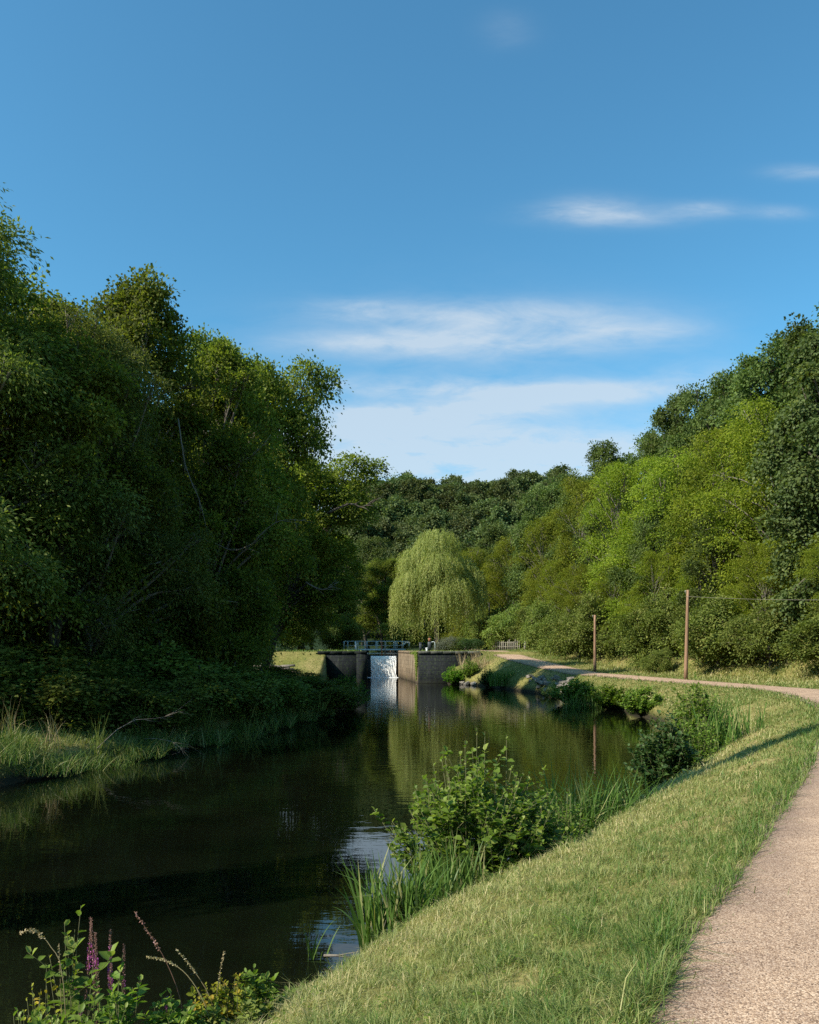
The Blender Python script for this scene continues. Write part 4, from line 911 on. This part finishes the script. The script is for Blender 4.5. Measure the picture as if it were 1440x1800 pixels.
# woodpile on the left behind the sloping lawn
rs = np.random.RandomState(71)
for k in range(26):
    x = rs.uniform(-14.3, -10.6); y = 76 + rs.uniform(-.5, .8); z = tz(x, y) + .12 + .22 * (k % 3); L_ = rs.uniform(.8, 1.6); a = rs.uniform(-.5, .5); tl = rs.randn() * .12
    mb = MB(); mb.tube([(-L_ / 2 * math.cos(a), -L_ / 2 * math.sin(a), -tl), (L_ / 2 * math.cos(a), L_ / 2 * math.sin(a), tl)], rs.uniform(.06, .12), 8)
    o = mb.build('log', MT['palebark'], tint=False); o.location = (x, y, z); tag(o, 'cut log in the pile behind the sloping lawn of the lock', 'log', 'logs of the wood pile')

# ------------------------------------------------------------ plants at the bottom left
def spike_plant(x, y, h, label, seed, lean=(0, 0), spikes=1, flower=.35, mname='purple'):
    rs = np.random.RandomState(seed); e = empty('loosestrife', (x, y, tz(x, y) - .03)); tag(e, label, 'flower', 'purple loosestrife plants')
    sm = MB(); lf = MB(); fl_ = MB(); fd = MB()
    for s_ in range(spikes):
        hh = h * (1 - .12 * s_); ln = np.array([lean[0] + rs.randn() * .05, lean[1] + rs.randn() * .05, 0]) * (1 + s_)
        P = spline([(0, 0, 0), tuple(ln * .4 + [0, 0, hh * .5]), tuple(ln + [0, 0, hh])], .05); sm.tube(P, np.linspace(.006, .002, len(P)), 5)
        n = 34; f = rs.uniform(.15, .68, n); pp = np.stack([np.interp(f * (len(P) - 1), np.arange(len(P)), P[:, c_]) for c_ in range(3)], 1); an = rs.rand(n) * 6.28
        leaves(lf, pp, np.c_[rs.randn(n) * .3, rs.randn(n) * .3, np.ones(n)], np.c_[np.cos(an), np.sin(an), rs.uniform(0, .6, n)], .075, .02, rs.rand(n))
        n = 420; f = rs.uniform(.66, 1, n); pp = np.stack([np.interp(f * (len(P) - 1), np.arange(len(P)), P[:, c_]) for c_ in range(3)], 1); an = rs.rand(n) * 6.28
        wd = .011 * (1.25 - f) / .4 + .003; is_f = (f > .79) & (f < .79 + flower * .28) & (rs.rand(n) < .6)
        for tgt, sel, L_ in ((fl_, is_f, .013), (fd, ~is_f, .007)):
            q = sel; m_ = q.sum()
            if m_: leaves(tgt, pp[q] + np.c_[np.cos(an), np.sin(an), 0 * an][q] * wd[q][:, None] * .5, rs.randn(m_, 3), np.c_[np.cos(an), np.sin(an), .5 + 0 * an][q], L_, L_ * .8, rs.rand(m_))
    sm.build('stem', MT['redstem'], e, tint=False); lf.build('leaves', MT['bushleaf'], e); fl_.build('petals', MT[mname], e); fd.build('seed_spike', MT['spike'], e)
def at(px, Y, py=None):
    x = (px - 720) / F * Y
    return (x, Y) if py is None else (x, Y, H0 - (py - HY) / F * Y)
def topz(px, Y, py):
    x, y = at(px, Y); return x, y, (H0 - (py - HY) / F * Y) - tz(x, y)
for k, (px, Y, py, lab, sp_, fl) in enumerate([(137, 5.9, 1608, 'leftmost purple loosestrife spike above the leafy shoots', 1, .4), (181, 6.0, 1600, 'tallest loosestrife spike with faded pink tip', 3, .25),
                                             (190, 5.8, 1620, 'loosestrife spike with the brightest purple flowers, beside the tallest spike', 2, .5), (213, 6.1, 1648, 'short faded loosestrife spike beside the bright one', 1, .1),
                                             (297, 5.9, 1742, 'small low loosestrife spike among leaves', 1, .7)]):
    x, y, h = topz(px, Y, py); spike_plant(x, y, h, lab, 80 + k, spikes=sp_, flower=fl)
G4 = 'leafy shoots at the near water edge'
def shoot(px, Y, py, rad, nst, nleaf, leaf, mname, label, seed, asp=.6, name='leafy_shoot', side=1, stem='stem'):
    x, y, h = topz(px, Y, py); leafy(name, x, y, h * 1.1, rad * 1.2, int(nst * 1.35) + 1, int(nleaf * 1.1), leaf * 1.22, mname, label, cat='plant', seed=seed, group=G4, asp=asp, side=side, stem=stem, sr=.006)
shoot(128, 5.6, 1640, .16, 7, 16, .085, 'bushleaf', 'tallest big leaved shoot beneath the leftmost loosestrife', 90)
shoot(45, 5.4, 1715, .20, 7, 12, .08, 'bushleaf', 'big leaved shoot in the very corner of the picture', 91)
shoot(85, 5.8, 1735, .22, 12, 14, .05, 'yellowleaf', 'shoot with a yellowish flower head between corner shoot and loosestrife', 92)
shoot(225, 5.5, 1690, .30, 14, 14, .075, 'bushleaf', 'dense leafy shoots under the bright loosestrife', 93)
shoot(170, 5.3, 1720, .34, 22, 14, .06, 'bushleaf', 'dense low leaves in front of the loosestrife stems', 94)
shoot(290, 5.6, 1745, .22, 10, 14, .07, 'bushleaf', 'leafy shoot around the small low loosestrife', 95)
shoot(400, 5.9, 1705, .28, 18, 16, .045, 'yellowleaf', 'yellowing small leaved weed in the middle of the near plants', 96)
shoot(455, 6.0, 1685, .16, 7, 20, .055, 'bushleaf', 'narrow upright green shoot nearest the mown bank', 97)
shoot(490, 6.2, 1745, .26, 14, 16, .045, 'bushleaf', 'low bushy weed where the near plants meet the mown bank', 98)
shoot(345, 5.5, 1765, .35, 22, 14, .05, 'bushleaf', 'low mixed leaves between small loosestrife and yellowing weed', 99)
shoot(60, 5.0, 1770, .35, 18, 12, .06, 'bushleaf', 'low leaves along the bottom corner', 89)
shoot(430, 5.6, 1770, .30, 18, 14, .05, 'hedge', 'low dull leaves below the yellowing weed', 88)
# seed stalks
def stalk(px0, Y, pts, label, seed, beads=60, bl_=.016, mname='straw', r0=.0035):
    rs = np.random.RandomState(seed)
    P3 = [(at(px, Y + .02 * q, py)) for q, (px, py) in enumerate(pts)]; x0, y0 = P3[0][:2]; P3[0] = (x0, y0, tz(x0, y0) - .02)
    o3 = np.array(P3[0]); e = empty('seed_stalk', tuple(o3)); tag(e, label, 'seed stalk', 'dry seed stalks among the near plants')
    P = spline([np.array(p) - o3 for p in P3], .03); mb = MB(); mb.tube(P, np.linspace(r0, r0 * .4, len(P)), 5); mb.build('stem', MT['redstem'] if mname == 'spike' else MT['straw'], e, tint=False)
    f = rs.uniform(.55, 1, beads); pp = np.stack([np.interp(f * (len(P) - 1), np.arange(len(P)), P[:, c_]) for c_ in range(3)], 1); mb = MB()
    leaves(mb, pp, rs.randn(beads, 3), rs.randn(beads, 3), bl_, bl_ * .6, rs.rand(beads)); mb.build('seeds', MT[mname], e)
stalk(0, 5.6, [(330, 1900), (318, 1760), (292, 1690), (262, 1640), (236, 1602)], 'tall arching brown stalk with a knotted tip, rising alone over the dark water', 1, 60, .018, 'spike')
stalk(0, 5.4, [(130, 1900), (112, 1730), (90, 1665), (60, 1636), (34, 1640)], 'pale grass stalk drooping over at the edge of the picture', 2, 60, .022)
stalk(0, 5.8, [(385, 1900), (372, 1760), (352, 1722), (330, 1692), (310, 1668)], 'upper beaded seed stalk leaning away from the yellowing weed', 3, 110, .014)
stalk(0, 5.7, [(378, 1900), (360, 1765), (330, 1715), (295, 1690), (258, 1682)], 'long beaded seed stalk lying lowest towards the loosestrife', 4, 130, .014)
stalk(0, 5.8, [(385, 1900), (380, 1765), (386, 1715), (394, 1672)], 'short upright beaded seed stalk above the yellowing weed', 5, 80, .013)
stalk(0, 5.6, [(120, 1900), (108, 1760), (105, 1700), (104, 1658)], 'thin straight dry stalk beside the tallest leafy shoot', 6, 24, .014)

# ------------------------------------------------------------ grass
m = leafmat('grass_blade', (.072, .145, .020), (.33, .32, .110), (.58, .47, .25), trans=.3, rough=.5, spec=.3, obj_var=0)
MT['grass'] = m
def grass(name, n, seed, rlo, rhi, alo, ahi, cond, hs, label, dryf, wmin=.0045, wk=.0007, cx0=0., cy0=0.):
    rs = np.random.RandomState(seed)
    r_ = np.exp(rs.uniform(math.log(rlo), math.log(rhi), n)); a = rs.uniform(alo, ahi, n)
    x = cx0 + r_ * np.sin(a); y = cy0 + r_ * np.cos(a)
    z, ins, s, rp, left = terrain(x, y, True)
    keep = cond(x, y, z, ins, s, rp, left); x, y, z, s, rp, r_ = [q[keep] for q in (x, y, z, s, rp, r_)]; n = len(x)
    tuft = vnoise(x, y, .55, 21); tuft2 = vnoise(x, y, .17, 22)
    dry = np.clip(dryf(x, y, s, rp) + .20 * vnoise(x, y, 1.6, 23) - .26 * tuft + .24 * rs.randn(n), 0, 1)
    h = hs(x, y, s, rp) * (.85 + .85 * np.clip(tuft, -.8, 1.4) + .4 * tuft2 + .9 * (rs.rand(n) < .02)) * rs.uniform(.55, 1.25, n) * (1 + .06 * np.sqrt(r_))
    h = np.maximum(h, .02)
    w_ = np.maximum(wmin, wk * r_) * rs.uniform(.6, 1.3, n)
    az = 6.283 * (vnoise(x, y, .45, 41) + .6 * vnoise(x, y, .16, 42)) + rs.randn(n) * 1.25; fa = az + 1.57 + rs.randn(n) * .6
    ln = np.abs(rs.randn(n)) * .75 + .25 + .35 * np.clip(tuft, 0, 1)
    d = np.c_[np.cos(az), np.sin(az)]; wd = np.c_[np.cos(fa), np.sin(fa)] * w_[:, None] * .5
    B = np.c_[x, y, z - .01]
    zt_ = h / np.sqrt(1 + .6 * ln ** 2)
    m1 = B + np.c_[d * (ln * h * .38)[:, None], zt_ * .66]; tp = B + np.c_[d * (ln * h * 1.05)[:, None], zt_ * (1 - .22 * ln.clip(0, 2))]
    W3 = np.c_[wd, np.zeros(n)]
    V = np.stack([B - W3, B + W3, m1 + W3 * .8, m1 - W3 * .8, tp], 1).reshape(-1, 3)
    i = np.arange(n)[:, None] * 5
    q = i + np.array([[0, 1, 2, 3]]); tr = i + np.array([[3, 2, 4]])
    o = mk(name, V, [tr, q], m, tint=np.concatenate([dry, np.clip(dry - .05, 0, 1)])); tag(o, label, 'grass', kind='stuff'); return o
def dry_near(x, y, s, rp):
    strip_ = np.exp(-((s - 1.1) / .75) ** 2) * .32       # dry strip above the water edge
    far = ss(18, 34, y) * .12
    return .44 + strip_ + far - .18 * np.exp(-(rp / .6) ** 2) + .12 * ss(PW, PW + 3, rp) * ss(20, 40, y)
def h_near(x, y, s, rp):
    edge = np.exp(-((rp + .15) / .25) ** 2) * .05
    return .085 + edge + .05 * np.exp(-(s / .25) ** 2) + .16 * ss(PW + 1, PW + 5, rp)
grass('grass', 560000, 1, 2.2, 60, -.62, .80, lambda x, y, z, ins, s, rp, left: (~ins) & (~left) & (s > .08) & ((rp < .05 + .13 * vnoise(x, y, .5, 31) + .07 * vnoise(x, y, .15, 32) + np.abs(np.random.RandomState(6).randn(len(x))) ** 2 * .045) | (rp > PW - .05)) & (rp < PW + 6) & (y < 79.8), h_near, 'mown green and straw coloured grass on the bank between canal and towpath', dry_near)
grass('verge_grass', 150000, 2, 34, 100, -.02, .62, lambda x, y, z, ins, s, rp, left: (~ins) & (~left) & (s > .1) & ((rp < .0) | (rp > PW)) & (rp < PW + 5.5), lambda x, y, s, rp: .10 + .10 * ss(PW, PW + 3, rp), 'short dry grass on the far verge and embankment by the lock', lambda x, y, s, rp: .40 + .30 * ss(PW, PW + 2, rp) * ss(78, 60, y), wk=.0006)
grass('bank_grass', 200000, 3, 15, 100, -.62, .02, lambda x, y, z, ins, s, rp, left: left & (~ins) & (s > .03) & (s < 7) & ~((y > 79.9) & (y < 81.0)), lambda x, y, s, rp: np.where(y > 80.5, .16, np.where(y > 66, .08, .22)), 'long grass on the wooded bank and the sloping lawn by the lock', lambda x, y, s, rp: .36 - .20 * ss(60, 72, y) + 0 * x, wk=.0006)


# ------------------------------------------------------------ low weeds in the mown bank
rs = np.random.RandomState(501); n = 90000
r_ = np.exp(rs.uniform(math.log(2.4), math.log(24), n)); a = rs.uniform(-.6, .8, n); x = r_ * np.sin(a); y = r_ * np.cos(a)
z, ins, sd, rp, left = terrain(x, y, True)
pat = vnoise(x, y, .9, 61) + .6 * vnoise(x, y, .33, 62)
keep = (~ins) & (~left) & (rp < -.02) & (sd > .15) & (pat > .38 + .25 * rs.rand(n))
x, y, z, r_ = x[keep], y[keep], z[keep], r_[keep]; n = len(x)
mb = MB(); an = rs.rand(n) * 6.28; L_ = np.maximum(.022, .0026 * r_) * rs.uniform(.6, 1.4, n)
leaves(mb, np.c_[x, y, z + rs.uniform(.01, .075, n)], np.c_[rs.randn(n) * .4, rs.randn(n) * .4, np.ones(n)], np.c_[np.cos(an), np.sin(an), rs.uniform(-.2, .5, n)], L_, L_ * .75, rs.rand(n))
tag(mb.build('clover', MT['bushleaf']), 'patches of small round leaved clover in the mown bank', 'clover', kind='stuff')
